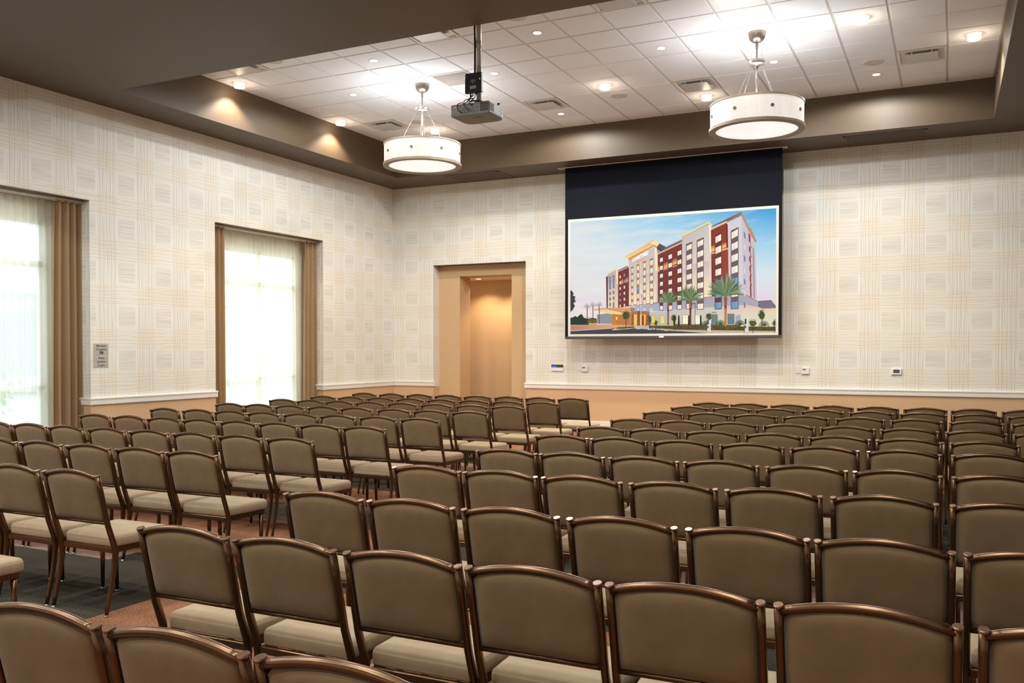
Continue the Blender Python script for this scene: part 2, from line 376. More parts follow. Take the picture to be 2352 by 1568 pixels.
# ---------------------------------------------------------------- windows with frame and glass
GL = N('window_glass'); GL.set((.95, 1, 1, 1), .02); GL.b.inputs['Transmission Weight'].default_value = 1; GL.b.inputs['IOR'].default_value = 1.0; GLASS = GL.m
for wi, (a, b) in enumerate(WINS):
    f = MB(); x0, x1 = -.44, -.38; gl, gr, zt = a+.50, b-.35, 3.17
    if wi == 1: gl, gr = a+.4, b-.41
    f.box(-.45, -.36, a, b, zt, WZ); f.box(-.45, -.36, a, gl, 0, zt); f.box(-.45, -.36, gr, b, 0, zt)
    for z0, z1 in ((0, .07), (2.56, 2.64), (zt-.05, zt)): f.box(x0, x1, gl, gr, z0, z1)
    mid = (gl+gr)/2
    for yy in (gl, mid-.03, gr-.06): f.box(x0, x1, yy, yy+.06, 0, zt)
    f.box(x0, x1, mid-.03, mid+.03, 0, zt); f.box(x0-.0, x1, gl, gr, .95, 1.0)
    root = tag(f.ob('window_%d' % (wi+1), ALU), kind='structure')
    q = MB(); q.box(-.415, -.410, gl+.05, gr-.05, .06, zt-.04); q.ob('pane', GLASS, root)

# curtains
def wave_sheet(y0, y1, x, amp, pitch, z0, z1, flare=0.0, ph=0.0, n=8):
    mbx = MB(); k_ = max(2, int((y1-y0)/pitch*n)); rows = 14; vs = []
    for j in range(rows+1):
        tt = j/rows; z = z1+(z0-z1)*tt
        for i in range(k_+1):
            s_ = i/k_; y = y0+(y1-y0)*s_
            y += flare*tt*(1-s_) * -1
            am = amp*(.75+.35*tt)*(1+.25*math.sin(i*.37+ph))
            vs.append((x+am*math.sin(2*PI*(y1-y0)*s_/pitch+ph+.25*math.sin(3*tt+i*.11)), y, z))
    fs = [(j*(k_+1)+i, j*(k_+1)+i+1, (j+1)*(k_+1)+i+1, (j+1)*(k_+1)+i) for j in range(rows) for i in range(k_)]
    mbx.add(vs, fs, 0, True); return mbx
CUR = [(-5.07, -4.73, -2.71, -2.375, -3.80, 'farther window, left of the doorway'), (-10.08, -9.6, -7.80, -7.385, -8.8, 'nearer window at the left edge')]
for wi, (la, lb, ra, rb, mid, wh) in enumerate(CUR):
    for (ya, yb, sidew, fl) in ((la, lb, 'left', 0.0), (ra, rb, 'right', .06)):
        t_ = empty('drape', (-.165, (ya+yb)/2, 0), 'gold-brown drape gathered at the %s side of the %s' % (sidew, wh), 'curtain', 'gold-brown window drapes')
        s_ = wave_sheet(ya-(ya+yb)/2, yb-(ya+yb)/2, 0, .045, .11, .03, 3.44, fl, wi+1.0); s_.ob('panel', DRAPE, t_, fix=False)
        h_ = MB(); nn = int((yb-ya)/.105)+1
        for i in range(nn): h_.box(-.02, .01, ya-(ya+yb)/2+.105*i+.02, ya-(ya+yb)/2+.105*i+.05, 3.43, 3.452)
        h_.ob('heading', CREAM, t_)
    ym = (lb+ra)/2
    t_ = empty('sheer_curtain', (-.30, ym, 0), 'translucent ivory sheer curtain across the %s' % wh, 'curtain', 'sheer window curtains')
    for a, b in ((lb-.12, mid+.03), (mid-.03, ra+.10)):
        wave_sheet(a-ym, b-ym, 0, .026, .115, .03, 3.44, 0, a).ob('panel', SHEER, t_, fix=False)
    k_ = MB(); a, b = WINS[wi]; k_.box(-.32, -.14, a+.01, b-.01, 3.454, 3.4725)
    tag(k_.ob('curtain_track', ALU), 'white double curtain track above the %s' % wh, 'curtain rail', 'curtain tracks')

# outside: pavement, pale neighbouring building, shrubs
gx = MB(); gx.box(-60, -.451, -60, 30, -.12, -.02); tag(gx.ob('trim_4', plain('pale_paving', (190, 188, 180), .8)), kind='structure')
bl = empty('neighbouring_building', (-22, -3, 0), 'pale building with flat canopy seen blurred through the sheer curtains', 'building')
q = MB(); q.box(-3, 3, -22, 20, -.02, 6.5); q.ob('wall', plain('pale_stucco', (205, 208, 206), .8), bl)
q = MB(); q.box(3, 6, -22, 20, 3.3, 3.7); q.ob('canopy', plain('pale_blue_canopy', (170, 188, 200), .7), bl)
for i in range(9):
    q = MB(); q.box(3.0, 3.06, -20+i*4.4, -17.6+i*4.4, .6, 2.8); q.ob('window', plain('pale_window', (120, 150, 160), .2), bl)
SHR = plain('pale_green_leaves', (120, 150, 110), .8, var=.3, scale=10)
random.seed(9)
for i in range(5):
    q = MB(); R = .75
    for j in range(260):
        d = Vector((random.gauss(0, 1), random.gauss(0, 1), random.gauss(0, 1))).normalized()*R*random.uniform(.5, 1); a_ = Vector((random.uniform(-1, 1), random.uniform(-1, 1), random.uniform(-1, 1))).normalized(); b_ = a_.cross(d).normalized()
        ctr = d+Vector((0, 0, .8)); q.add([ctr+a_*.09, ctr+b_*.04, ctr-a_*.09, ctr-b_*.04], [(0, 1, 2, 3)])
    o = q.ob('shrub', SHR, fix=False, loc=(-7.0, -1.5+i*-2.6, 0)); 
    tag(o, 'pale green shrub outside, %s counted from the doorway end of the terrace' % ORD[i], 'shrub', 'shrubs on the terrace')
    s_ = MB(); s_.tube([(0, 0, -.02), (0, 0, .8)], .03, .03, n=6); s_.ob('stem', plain('stem_brown', (90, 80, 60)), o)

# ---------------------------------------------------------------- ceiling fittings
def spot(loc, power, col, angle=120, blend=.6, r=.05):
    l = bpy.data.lights.new('downlight_lamp', 'SPOT'); l.energy = power; l.color = col; l.spot_size = math.radians(angle); l.spot_blend = blend; l.shadow_soft_size = r
    o = bpy.data.objects.new('downlight_lamp', l); C.objects.link(o); o.location = loc; return o
def point(loc, power, col, r=.05):
    l = bpy.data.lights.new('lamp', 'POINT'); l.energy = power; l.color = col; l.shadow_soft_size = r
    o = bpy.data.objects.new('lamp', l); C.objects.link(o); o.location = loc; return o

ytiles = [-1.90, -3.12, -4.34, -5.56]
SMALL = [((5.79, 3), 'front of the projector pole, rightward'), ((3.35, 3), 'a'), ((4.57, 2), 'b'), ((2.13, 2), 'c'), ((4.57, 0), 'd'), ((7.01, 2), 'e'), ((8.23, 1), 'f'), ((9.45, 0), 'g')]
SMALL_L = ['small recessed downlight, nearest one, right of the projector pole', 'small recessed downlight above and left of the left pendant canopy',
 'small recessed downlight just right of the projector control box', 'small recessed downlight farthest left, left of the left pendant',
 'small recessed downlight above the doorway side, right of the projector', 'small recessed downlight centred between the two pendants',
 'small recessed downlight just right of the right pendant stem', 'small recessed downlight near the right corner grille and speaker']
root = empty('recessed_downlight', (0, 0, 0), 'x', 'ceiling light', 'small recessed downlights')
q = MB(); q.lathe([(.046, .004), (.052, -.004), (.066, -.006), (.072, 0)], n=28); q.ob('trim_ring', WHITE, root)
q = MB(); q.lathe([(0.0001, -.003), (.048, -.003)], n=24); q.ob('lens', LAMPW, root)
for i, ((x, k), _) in enumerate(SMALL):
    o = root if i == 0 else dup(root)
    o.location = (x, ytiles[k], HT); o['label'] = SMALL_L[i]
    spot((x, ytiles[k], HT-.02), P_DOWN*.8, NEUT, 172, .25); spot((x, ytiles[k], HT-.021), 105, (1, .74, .42), 112, .4, .04)
CR = [(.97, 3), (.97, 1), (2.13, 0), (5.79, 1), (7.01, 0), (8.23, 3), (9.45, 2), (10.665, 1)]
CR_L = ['crystal downlight nearest the left brown tray side, by the near corner', 'crystal downlight beside the left tray side, left of the left pendant',
 'crystal downlight right behind the left pendant cables', 'crystal downlight beside the round speaker in the middle of the ceiling',
 'crystal downlight close to the far tray side, left of the right pendant', 'crystal downlight at the top edge, above the right pendant',
 'crystal downlight between the right pendant and the corner crystal light', 'crystal downlight nearest the right tray side']
root = empty('crystal_downlight', (0, 0, 0), 'x', 'ceiling light', 'crystal downlights')
q = MB(); q.lathe([(.04, 0), (.062, 0), (.064, -.006), (.05, -.010)], n=32); q.ob('collar', WHITE, root)
q = MB(); q.lathe([(.0001, -.05), (.05, -.048), (.056, -.04), (.056, -.012), (.04, -.01)], n=24); q.ob('lens', LAMPC, root)
q = MB(); q.lathe([(.070, -.014), (.078, -.014), (.078, -.062), (.070, -.062), (.070, -.014)], n=28, smooth=False)
for k in range(8): a = PI/4*k; q.box(.074*math.cos(a)-.004, .074*math.cos(a)+.004, .074*math.sin(a)-.004, .074*math.sin(a)+.004, -.066, -.004)
q.ob('crystal_ring', GLASSY, root)
for i, (x, k) in enumerate(CR):
    o = root if i == 0 else dup(root)
    o.location = (x, ytiles[k], HT); o['label'] = CR_L[i]
    point((x, ytiles[k], HT-.15), P_CRYS, WARM, .05); spot((x, ytiles[k], HT-.09), 110, (1, .86, .68), 120, .45, .05)
SPK = [((2.13, -2.51), 'round ceiling speaker grille seen behind the left pendant stem'), ((5.79, -2.51), 'round ceiling speaker grille beside the middle crystal downlight'),
 ((9.45, -2.51), 'round ceiling speaker grille beside the far-right air diffuser'), ((2.13, -6.17), 'round ceiling speaker grille cut by the border at upper left'), ((5.79, -6.17), 'round ceiling speaker grille cut by the border right of the projector pole')]
root = empty('ceiling_speaker', (0, 0, 0), 'x', 'speaker', 'round ceiling speakers')
q = MB(); q.lathe([(.118, -.008), (.135, -.008), (.142, 0)], n=40); q.ob('rim', WHITE, root)
q = MB(); q.lathe([(.0001, -.006), (.118, -.006)], n=40); q.ob('grille', GREYF, root)
for i, ((x, y), l) in enumerate(SPK):
    o = root if i == 0 else dup(root); o.location = (x, y, HT); o['label'] = l
DL = ['square ceiling air diffuser far left, near the left tray side', 'square ceiling air diffuser right of the projector', 'square ceiling air diffuser left of the right pendant', 'square ceiling air diffuser nearest the right corner',
 'square ceiling air diffuser at upper left, cut by the brown border', 'square ceiling air diffuser left of the projector pole, cut by the border', 'square ceiling air diffuser at the top edge of the photo']
root = empty('air_diffuser', (0, 0, 0), 'x', 'vent', 'square air diffusers')
q = MB(); h = TILE/2-.004
for (r0, z0, r1, z1) in ((h, .0, h-.03, -.004), (h-.03, -.004, h-.062, .034)):
    vs = [(-r0, -r0, z0), (r0, -r0, z0), (r0, r0, z0), (-r0, r0, z0), (-r1, -r1, z1), (r1, -r1, z1), (r1, r1, z1), (-r1, r1, z1)]
    q.add(vs, [(0, 1, 5, 4), (1, 2, 6, 5), (2, 3, 7, 6), (3, 0, 4, 7)])
q.ob('frame', WHITE, root, fix=False)
q = MB(); q.box(-.24, .24, -.24, .24, .034, .04); q.ob('duct_shade_sheet', DUCT_SHADE, root)  # near-black sheet stands for the shade inside the duct
q = MB(); q.bbox(-.2, .2, -.2, .2, -.030, -.020, .003)
for a in (-.12, .12):
    q.box(a-.006, a+.006, -.198, -.16, -.020, .034); q.box(a-.006, a+.006, .16, .198, -.020, .034)
q.ob('face_plate', TBAR, root)
for i, (x, y) in enumerate(DIFFS):
    o = root if i == 0 else dup(root); xx = TX1-TILE*(round((TX1-x)/TILE-.5)+.5); yy = GY-TILE*(round((GY-y)/TILE-.5)+.5)
    o.location = (xx, yy, HT); o['label'] = DL[i]
root = empty('return_air_grille', (TX1-TILE*11.5, GY-TILE*5.5, HT), 'square grey return air grille with fine slats, left of the projector', 'vent')
q = MB(); q.bbox(-.30, -.275, -.30, .30, -.004, .01); q.bbox(.275, .30, -.30, .30, -.004, .01); q.bbox(-.275, .275, -.30, -.275, -.004, .01); q.bbox(-.275, .275, .275, .30, -.004, .01); q.ob('frame', WHITE, root)
q = MB(); q.box(-.275, .275, -.275, .275, .010, .014)
for i in range(27): y = -.27+i*.02; q.add([(-.275, y, .010), (.275, y, .010), (.275, y+.013, -.002), (-.275, y+.013, -.002)], [(0, 1, 2, 3)])
q.ob('slats', LGREY, root)
for (x0, x1, y0, y1, l) in ((8.89, 10.10, -.81, -.24, 'long brown linear grille in the border right of the screen'), (1.68, 2.84, -.82, -.12, 'brown linear grille in the border above the doorway')):
    root = empty('border_grille', ((x0+x1)/2, (y0+y1)/2, HS), l, 'vent', 'brown border grilles'); hx, hy = (x1-x0)/2, (y1-y0)/2
    q = MB(); q.bbox(-hx, hx, -hy, -hy+.04, -.008, 0, .002); q.bbox(-hx, hx, hy-.04, hy, -.008, 0, .002); q.bbox(-hx, -hx+.04, -hy, hy, -.008, 0, .002); q.bbox(hx-.04, hx, -hy, hy, -.008, 0, .002); q.ob('frame', BROWN, root)
    q = MB(); n_ = int((2*hy-.08)/.022)
    for i in range(n_): y = -hy+.045+i*.022; q.add([(-hx+.04, y, -.001), (hx-.04, y, -.001), (hx-.04, y+.013, -.007), (-hx+.04, y+.013, -.007)], [(0, 1, 2, 3)])
    q.box(-hx+.04, hx-.04, -hy+.04, hy-.04, -.002, -.001); q.ob('slats', BROWN_DK, root)

# pendants
def pendant(x, y, label, rot):
    R = .575; zb, zt = 4.178, 4.512
    t_ = empty('drum_pendant', (x, y, HT), label, 'pendant light', 'alabaster drum pendants', rot)
    q = MB(); q.lathe([(.0001, -.125), (.03, -.124), (.06, -.112), (.088, -.085), (.103, -.05), (.11, -.012), (.11, -.0), (.1, 0)], n=36); q.ob('canopy', NICKEL, t_)
    q = MB(); q.tube([(0, 0, -.12), (0, 0, -.19)], .017, .017, n=14); q.tube([(0, 0, -.19), (0, 0, zt-HT-.06)], .0105, .0105, n=12); q.tube([(0, 0, -.32), (0, 0, -.345)], .014, .014, n=12); q.ob('stem', NICKEL, t_)
    q = MB(); q.lathe([(.012, -.345), (.095, -.345), (.099, -.349), (.099, -.390), (.095, -.394), (.02, -.396), (.02, -.43)], n=36); col = q.ob('collar', NICKEL, t_)
    for k in range(4):
        a = PI/4+PI/2*k; ca, sa = math.cos(a), math.sin(a)
        q = MB(); q.tube([(.078*ca, .078*sa, -.395), (.40*ca, .40*sa, zb-HT+.20)], .0017, .0017, side=(0, 0, 1), n=6); q.ob('cable', CABLE, t_)
        q = MB(); bow = .012 if k != 1 else .03
        q.tube([(.07*ca, .07*sa, -.1), (.07*ca+bow*ca, .07*sa+bow*sa, -.17), (.075*ca+bow*ca*.7, .075*sa, -.27), (.08*ca, .08*sa, -.345)], .0014, .0014, side=(0, 1, 0), n=5); q.ob('wire', CABLE, t_)
    q = MB(); a, b = zb-HT+.045, zt-HT-.022
    q.lathe([(R-.012, a), (R-.012, b)], n=72); q.lathe([(R-.022, b), (R-.022, a)], n=72); sh = q.ob('shade', SHADE, t_)
    for k in range(8):
        an = PI/8+PI/4*k
        q = MB(); n_ = 14; c_, s_ = math.cos(an), math.sin(an); ctr = Vector(((R-.012)*c_, (R-.012)*s_, (a+b)/2)); tx = Vector((-s_, c_, 0)); nz = Vector((0, 0, 1)); nr = Vector((c_, s_, 0))
        vs = [ctr+tx*(.021*math.cos(2*PI*i/n_))+nz*(.021*math.sin(2*PI*i/n_))+nr*(.010) for i in range(n_)]+[ctr+tx*(.021*math.cos(2*PI*i/n_))+nz*(.021*math.sin(2*PI*i/n_))-nr*.001 for i in range(n_)]
        q.add(vs, [list(range(n_))]+[(i, (i+1) % n_, n_+(i+1) % n_, n_+i) for i in range(n_)]); q.ob('stud', plain('dark_stud', (96, 86, 78), .5), sh) if k == 0 else q.ob('stud', bpy.data.materials['dark_stud'], sh)
    q = MB(); q.lathe([(R-.03, b), (R-.004, b), (R-.002, b+.002), (R-.002, b+.022), (R-.03, b+.022), (R-.03, b)], n=72, smooth=False); q.ob('top_ring', NICKEL_D, t_)
    q = MB(); z0 = zb-HT
    q.lathe([(R-.012, z0+.045), (R, z0+.045), (R+.004, z0+.04), (R+.004, z0+.004), (R, z0), (R-.075, z0), (R-.08, z0+.012), (R-.08, z0+.03), (R-.012, z0+.04)], n=72, smooth=False); q.ob('bottom_ring', NICKEL_D, t_)
    q = MB(); q.lathe([(.0001, z0+.018), (R-.079, z0+.018)], n=56); q.ob('diffuser', DIFF, t_)
    q = MB(); q.lathe([(.0001, z0+.29), (R-.06, z0+.29)], n=40); q.ob('lamp_tray', UP, t_)
    q = MB()
    for k in range(3):
        an = 2*PI*k/3; q.tube([(0, 0, z0+.308), ((R-.03)*math.cos(an), (R-.03)*math.sin(an), z0+.308)], .006, .006, side=(0, 0, 1), n=6)
    q.tube([(0, 0, z0+.292), (0, 0, zt-HT-.02)], .011, .011, n=10); q.ob('spider', NICKEL, t_)
    return t_
pendant(3.37, -4.34, 'white alabaster drum pendant left of the projector', -.12)
pendant(8.24, -4.37, 'white alabaster drum pendant above the projection screen, right of centre', .12)
# unseen pendants and downlights added in the rear tray to light the room
pendant(3.37, -14.1, 'added unseen alabaster drum pendant over the back of the room, left side', .3)
pendant(8.24, -14.1, 'added unseen alabaster drum pendant over the back of the room, right side', .5)
rt = None
for j, y in enumerate((-12.0, -13.3, -15.2, -16.6)):
    for i, x in enumerate((1.6, 4.57, 7.01, 9.95)):
        if rt is None:
            rt = empty('recessed_downlight', (x, y, HT), '', 'ceiling light', 'added unseen downlights over the back of the room')
            q = MB(); q.lathe([(.046, .004), (.052, -.004), (.066, -.006), (.072, 0)], n=20); q.ob('trim_ring', WHITE, rt); q = MB(); q.lathe([(.0001, -.003), (.048, -.003)], n=20); q.ob('lens', LAMPW, rt); o = rt
        else: o = dup(rt)
        o.location = (x, y, HT); o['label'] = 'added unseen downlight over the back of the room, %s row, %s from left' % (ORD[j], ORD[i])
        spot((x, y, HT-.02), P_DOWN*.8, NEUT, 172, .25)  # added lamp, fills the room with light from the unseen back
# doorway passage downlight
rt = empty('recessed_downlight', (1.47, .98, NZ), 'recessed downlight in the passage ceiling beyond the doorway', 'ceiling light')
q = MB(); q.lathe([(.05, .0), (.055, -.004), (.075, -.004), (.08, 0)], n=24); q.ob('trim_ring', WHITE, rt); q = MB(); q.lathe([(.0001, -.002), (.05, -.002)], n=24); q.ob('lens', LAMPW, rt)
spot((1.47, .98, NZ-.02), 66, (1, .78, .5), 130, .6, .04)
spot((2.3, 1.05, NZ-.03), 62, (1, .78, .5), 130, .6, .04)  # second lamp for the passage, with no fitting of its own

# ---------------------------------------------------------------- projector
pr = empty('ceiling_projector', (5.955, -7.43, 3.887), 'grey projector hanging from the ceiling pole, cables looped behind', 'projector')
q = MB(); W0, W1, Y0, Y1, Z = -.225, .225, -.185, .19, .122
def rrect(x0, x1, y0, y1, rl, rr, n=6):
    pts = []
    for (cx, cy, r, a0) in ((x1-rl, y0+rl, rl, -PI/2), (x1-rr, y1-rr, rr, 0), (x0+rr, y1-rr, rr, PI/2), (x0+rl, y0+rl, rl, PI)):
        for k in range(n+1): a = a0+PI/2*k/n; pts.append((cx+r*math.cos(a), cy+r*math.sin(a)))
    return pts
def loft(q, rings, mi=0, smooth=False):
    n = len(rings[0]); vs = [v for r_ in rings for v in r_]
    q.add(vs, [(i*n+k, i*n+(k+1) % n, (i+1)*n+(k+1) % n, (i+1)*n+k) for i in range(len(rings)-1) for k in range(n)], mi, smooth)
    q.add(rings[0], [list(range(n))[::-1]], mi); q.add(rings[-1], [list(range(n))], mi)
rg = [[(x*s_, y*s_, z) for x, y in rrect(W0, W1, Y0, Y1, .015, .09)] for s_, z in ((.955, 0), (.985, .004), (1, .014), (1, .030))]
loft(q, rg); q.ob('lid', PROJ_B, pr)
q = MB(); rg = [[(x*s_, y*s_, z) for x, y in rrect(W0, W1, Y0, Y1, .015, .09)] for s_, z in ((.994, .030), (.994, .112), (.97, .122))]; loft(q, rg); bod = q.ob('body', PROJ, pr)
q = MB(); q.lathe([(.0001, 0), (.042, 0), (.05, .004), (.05, .02)], n=24); o = q.ob('lens', BLACK, pr, loc=(.1, .2, .07)); o.rotation_euler = (-PI/2, 0, 0)
q = MB(); q.box(.125, .215, -.192, -.184, .026, .112)
q.ob('vent_recess', BLACK, bod)
q = MB()
for i in range(8): q.box(.127+i*.0115, .132+i*.0115, -.194, -.190, .028, .110)
for i in range(9): q.box(.2245, .2265, -.165+i*.011, -.160+i*.011, .03, .11)
for i in range(4):
    for j in range(3): q.box(.2245, .2262, .08+i*.012, .085+i*.012, .05+j*.02, .056+j*.02)
q.ob('vent_slats', plain('grey_slats', (96, 94, 88), .5), bod)
q = MB(); q.box(-.11, .10, -.189, -.184, .018, .080); q.ob('port_panel', plain('port_plate', (120, 122, 116), .5), bod)
q = MB(); random.seed(3)
for (x, z, a, b) in ((-.098, .028, .022, .010), (-.07, .028, .02, .008), (-.045, .026, .012, .01), (-.02, .028, .02, .012), (.01, .030, .02, .012), (.035, .028, .008, .008), (.05, .028, .008, .008), (.065, .028, .008, .008), (.082, .028, .006, .006),
    (-.085, .050, .007, .007), (-.07, .05, .007, .007), (-.055, .05, .007, .007), (-.04, .05, .007, .007), (-.02, .046, .009, .009), (.0, .05, .01, .01), (.02, .05, .007, .007), (.036, .05, .007, .007), (.03, .066, .008, .006), (.05, .066, .008, .006), (.02, .09, .022, .016), (-.075, .066, .02, .006)):
    q.box(x, x+a, -.1905, -.186, z, z+b)
q.ob('ports', BLACK, bod)
q = MB(); q.box(-.185, -.145, -.1875, -.184, .085, .100); q.ob('handle_tab', plain('pale_tab', (178, 190, 182), .3), bod)
def text(body, size, mat, loc, rot, parent, name='lettering', ex=.0006, align='CENTER', sx=1.0, bold=0.0):
    cu = bpy.data.curves.new(name, 'FONT'); cu.body = body; cu.size = size; cu.align_x = align; cu.align_y = 'CENTER'; cu.extrude = ex; cu.resolution_u = 3; cu.offset = bold; cu.space_line = .92
    to = bpy.data.objects.new(name+'_t', cu); C.objects.link(to)
    dg = bpy.context.evaluated_depsgraph_get(); me = bpy.data.meshes.new_from_object(to.evaluated_get(dg)); C.objects.unlink(to); bpy.data.objects.remove(to)
    me.name = name; me.materials.clear(); me.materials.append(mat); o = bpy.data.objects.new(name, me); C.objects.link(o); o.parent = parent; o.location = loc; o.rotation_euler = rot; o.scale = (sx, 1, 1)
    return o
text('CHRISTIE', .026, INKB, (.03, -.06, -.0006), (PI, 0, 0), pr, sx=.95)
q = MB(); q.tube([(.19, .1, .12), (.19, .1, .15)], .004, .004, n=8); q.lathe([(.0001, .150), (.014, .150), (.016, .158), (.012, .166), (.0001, .166)], (.19, .1, 0), n=16); q.ob('foot', BLACK, pr)
q = MB(); q.box(-.07, .10, -.08, .08, .122, .134); q.tube([(0, 0, .13), (0, 0, .17)], .04, .04, n=16)
q.tube([(-.12, -.07, .12), (-.12, -.07, .145)], .008, .008, n=8); q.tube([(-.16, -.1, .12), (-.16, -.1, .135)], .01, .01, n=8); q.ob('mount_plate', BLACK, pr)
def cable(pts, parent, name='cable', r=.0045):
    # smooth curve through points (Catmull-Rom)
    P = [Vector(p) for p in pts]; P = [P[0]]+P+[P[-1]]; out = []
    for i in range(1, len(P)-2):
        for k in range(7):
            t = k/7; a, b, c_, d = P[i-1], P[i], P[i+1], P[i+2]
            out.append(.5*((2*b)+(c_-a)*t+(2*a-5*b+4*c_-d)*t*t+(3*b-a-3*c_+d)*t**3))
    out.append(P[-2]); q = MB(); q.tube(out, r, r, side=(.3, .9, .2), n=7); return q.ob(name, BLACK, parent)
cable([(-.10, -.13, .15), (-.13, -.2, .12), (-.12, -.215, .06), (-.09, -.195, .03)], pr)
cable([(.0, -.07, .2), (-.06, -.15, .17), (-.055, -.21, .12), (-.03, -.215, .07), (.0, -.193, .045)], pr)
cable([(.06, -.1, .13), (.03, -.16, .15), (.0, -.19, .13), (.01, -.2, .105), (.03, -.19, .1)], pr)
cable([(.1, .0, .16), (.04, -.1, .165), (-.02, -.12, .15), (-.05, -.06, .14)], pr)
cable([(-.02, -.06, .27), (-.04, -.09, .2), (-.09, -.1, .155), (-.15, -.1, .14)], pr)
cable([(.03, -.06, .27), (.0, -.1, .22), (-.05, -.12, .17), (.06, -.1, .15), (.1, -.05, .14)], pr)
pp = empty('projector_pole', (5.965, -7.43, HT), 'beige pole carrying the projector down from the ceiling tiles', 'pole')
q = MB(); q.tube([(0, 0, 0), (0, 0, 4.045-HT)], .0255, .0255, n=20); q.ob('tube', POLE, pp)
q = MB(); q.tube([(0, 0, 4.62-HT), (0, 0, 4.70-HT)], .028, .028, n=20); q.lathe([(.02, -.004), (.09, -.004), (.09, 0)], n=28); q.ob('coupling', POLE, pp)
cable([(-.03, -.02, 0), (-.034, -.02, -.3), (-.037, -.02, -.5), (-.033, -.02, -.8), (-.035, -.02, -1.1)], pp, r=.011)
bx = empty('control_box', (5.945, -7.50, 4.14), 'black control box with green light clamped to the projector pole', 'box')
q = MB(); q.bbox(-.098, .098, -.02, .02, 0, .205, .004); q.ob('case', BLACK, bx)
q = MB(); q.box(-.035, .035, -.0215, -.020, .04, .072); q.ob('white_label', INKW, bx)
q = MB()
for (a, b, z) in ((-.022, .022, .131), (-.026, .026, .121), (-.032, .032, .112), (-.01, .01, .097)): q.box(a, b, -.0208, -.020, z, z+.0035)
q.ob('printed_lines', INKW, bx)
q = MB(); q.box(.076, .082, -.022, -.02, .128, .14); q.ob('indicator_light', DGREEN, bx)
q = MB(); q.tube([(-.04, 0, 0), (-.04, 0, -.03)], .008, .008, n=8); q.tube([(.03, 0, 0), (.03, 0, -.012)], .012, .01, n=8); q.ob('plugs', BLACK, bx)
cable([(-.04, 0, -.03), (-.04, -.01, -.06), (-.06, -.03, -.085), (-.05, -.03, -.1)], bx); cable([(.03, 0, -.01), (.02, -.02, -.05), (-.01, -.03, -.08)], bx); cable([(.05, 0, .2), (.05, 0, .26), (.075, 0, .27), (.08, 0, .2)], bx, r=.003)

# ---------------------------------------------------------------- projection screen
SY = -.45
ps = empty('projection_screen', (0, 0, 0), 'pull-down projection screen showing a hotel at dusk', 'projection screen')
q = MB()
for (x0, x1, y0, y1) in ((3.92, 8.0, -.535, -.515), (3.92, 8.0, -.43, -.41), (3.92, 3.95, -.515, -.43), (7.97, 8.0, -.515, -.43)): q.bbox(x0, x1, y0, y1, HS-.012, HS, .003)
q.ob('ceiling_slot', CREAM, ps)
q = MB(); q.box(4.043, 7.92, SY-.0015, SY+.0015, 1.70, HS); q.ob('black_fabric', SCREENB, ps)
q = MB(); q.box(4.103, 7.866, SY-.0025, SY-.0015, 1.713, 3.856); q.ob('white_surface', SCREENW, ps)
q = MB(); q.bbox(4.043, 7.92, SY-.014, SY+.014, 1.665, 1.712, .006); q.ob('bottom_bar', plain('dark_bar', (66, 68, 72), .5), ps)
q = MB(); q.bbox(5.83, 5.92, SY-.022, SY-.012, 1.678, 1.708, .004); q.ob('pull_tab', PLAST, ps)
# projected hotel photograph, drawn as coloured flat shapes
Hm = ((1.039217, -0.003048, 4.059319), (0.036311, -0.869667, 4.134804), (0.02484, -0.000909, 1))
class Art:
    def __init__(s): s.v = []; s.f = []; s.c = []; s.d = 0
    def P(s, x, y):
        x = min(max(x, 94+(0)), 4447); u, v = x/1000, y/1000; w_ = Hm[2][0]*u+Hm[2][1]*v+1
        X = (Hm[0][0]*u+Hm[0][1]*v+Hm[0][2])/w_; Zz = (Hm[1][0]*u+Hm[1][1]*v+Hm[1][2])/w_
        return (min(max(X, 4.146), 7.824), SY-.0026-s.d*.000006, min(max(Zz, 1.752), 3.812))
    def poly(s, pts, col, cols=None):
        s.d += 1; o = len(s.v)
        for i, (x, y) in enumerate(pts): s.v.append(s.P(x, y)); s.c.append(srgb(*(cols[i] if cols else col)))
        s.f.append(list(range(o, o+len(pts))))
    def win(s, x0, x1, yt, h, sl, col):
        dy = sl*(x1-x0); s.poly([(x0, yt), (x1, yt+dy), (x1, yt+dy+h), (x0, yt+h)], col)
A = Art(); L = 1383.6; Rr = 2306
random.seed(11)
def T(pts, dx=0, dy=0): return [(x+dx, y+dy) for x, y in pts]
# far trees, ground
def blob(cx, cy, rx, ry, col, n=14, j=.2):
    A.poly([(cx+rx*(1+random.uniform(-j, j))*math.cos(2*PI*k/n), cy+ry*(1+random.uniform(-j, j))*math.sin(2*PI*k/n)) for k in range(n)], col)
def leaves(cx, cy, rx, ry, cols, n, s=14):
    for _ in range(n):
        a = random.uniform(0, 2*PI); r_ = math.sqrt(random.random()); x, y = cx+rx*r_*math.cos(a), cy+ry*r_*math.sin(a); b = random.uniform(0, PI)
        A.poly([(x+s*math.cos(b), y+s*math.sin(b)), (x+s*.5*math.cos(b+2), y+s*.5*math.sin(b+2)), (x-s*math.cos(b), y-s*math.sin(b))], random.choice(cols))
A.poly(T([(90, 1010), (150, 1000), (200, 970), (240, 1000), (290, 950), (335, 930), (380, 1010), (480, 1040), (560, 1010), (650, 1030), (650, 1160), (90, 1160)], dy=L), (52, 66, 56))
leaves(350, L+1060, 260, 70, [(40, 52, 46), (64, 78, 58)], 60, 22)
A.poly(T([(90, 430), (130, 440), (165, 500), (140, 540), (200, 560), (180, 610), (210, 670), (160, 700), (190, 760), (130, 850), (90, 900)], dy=L), (66, 72, 66))
leaves(130, L+660, 90, 220, [(60, 66, 60), (88, 94, 84)], 60, 18)
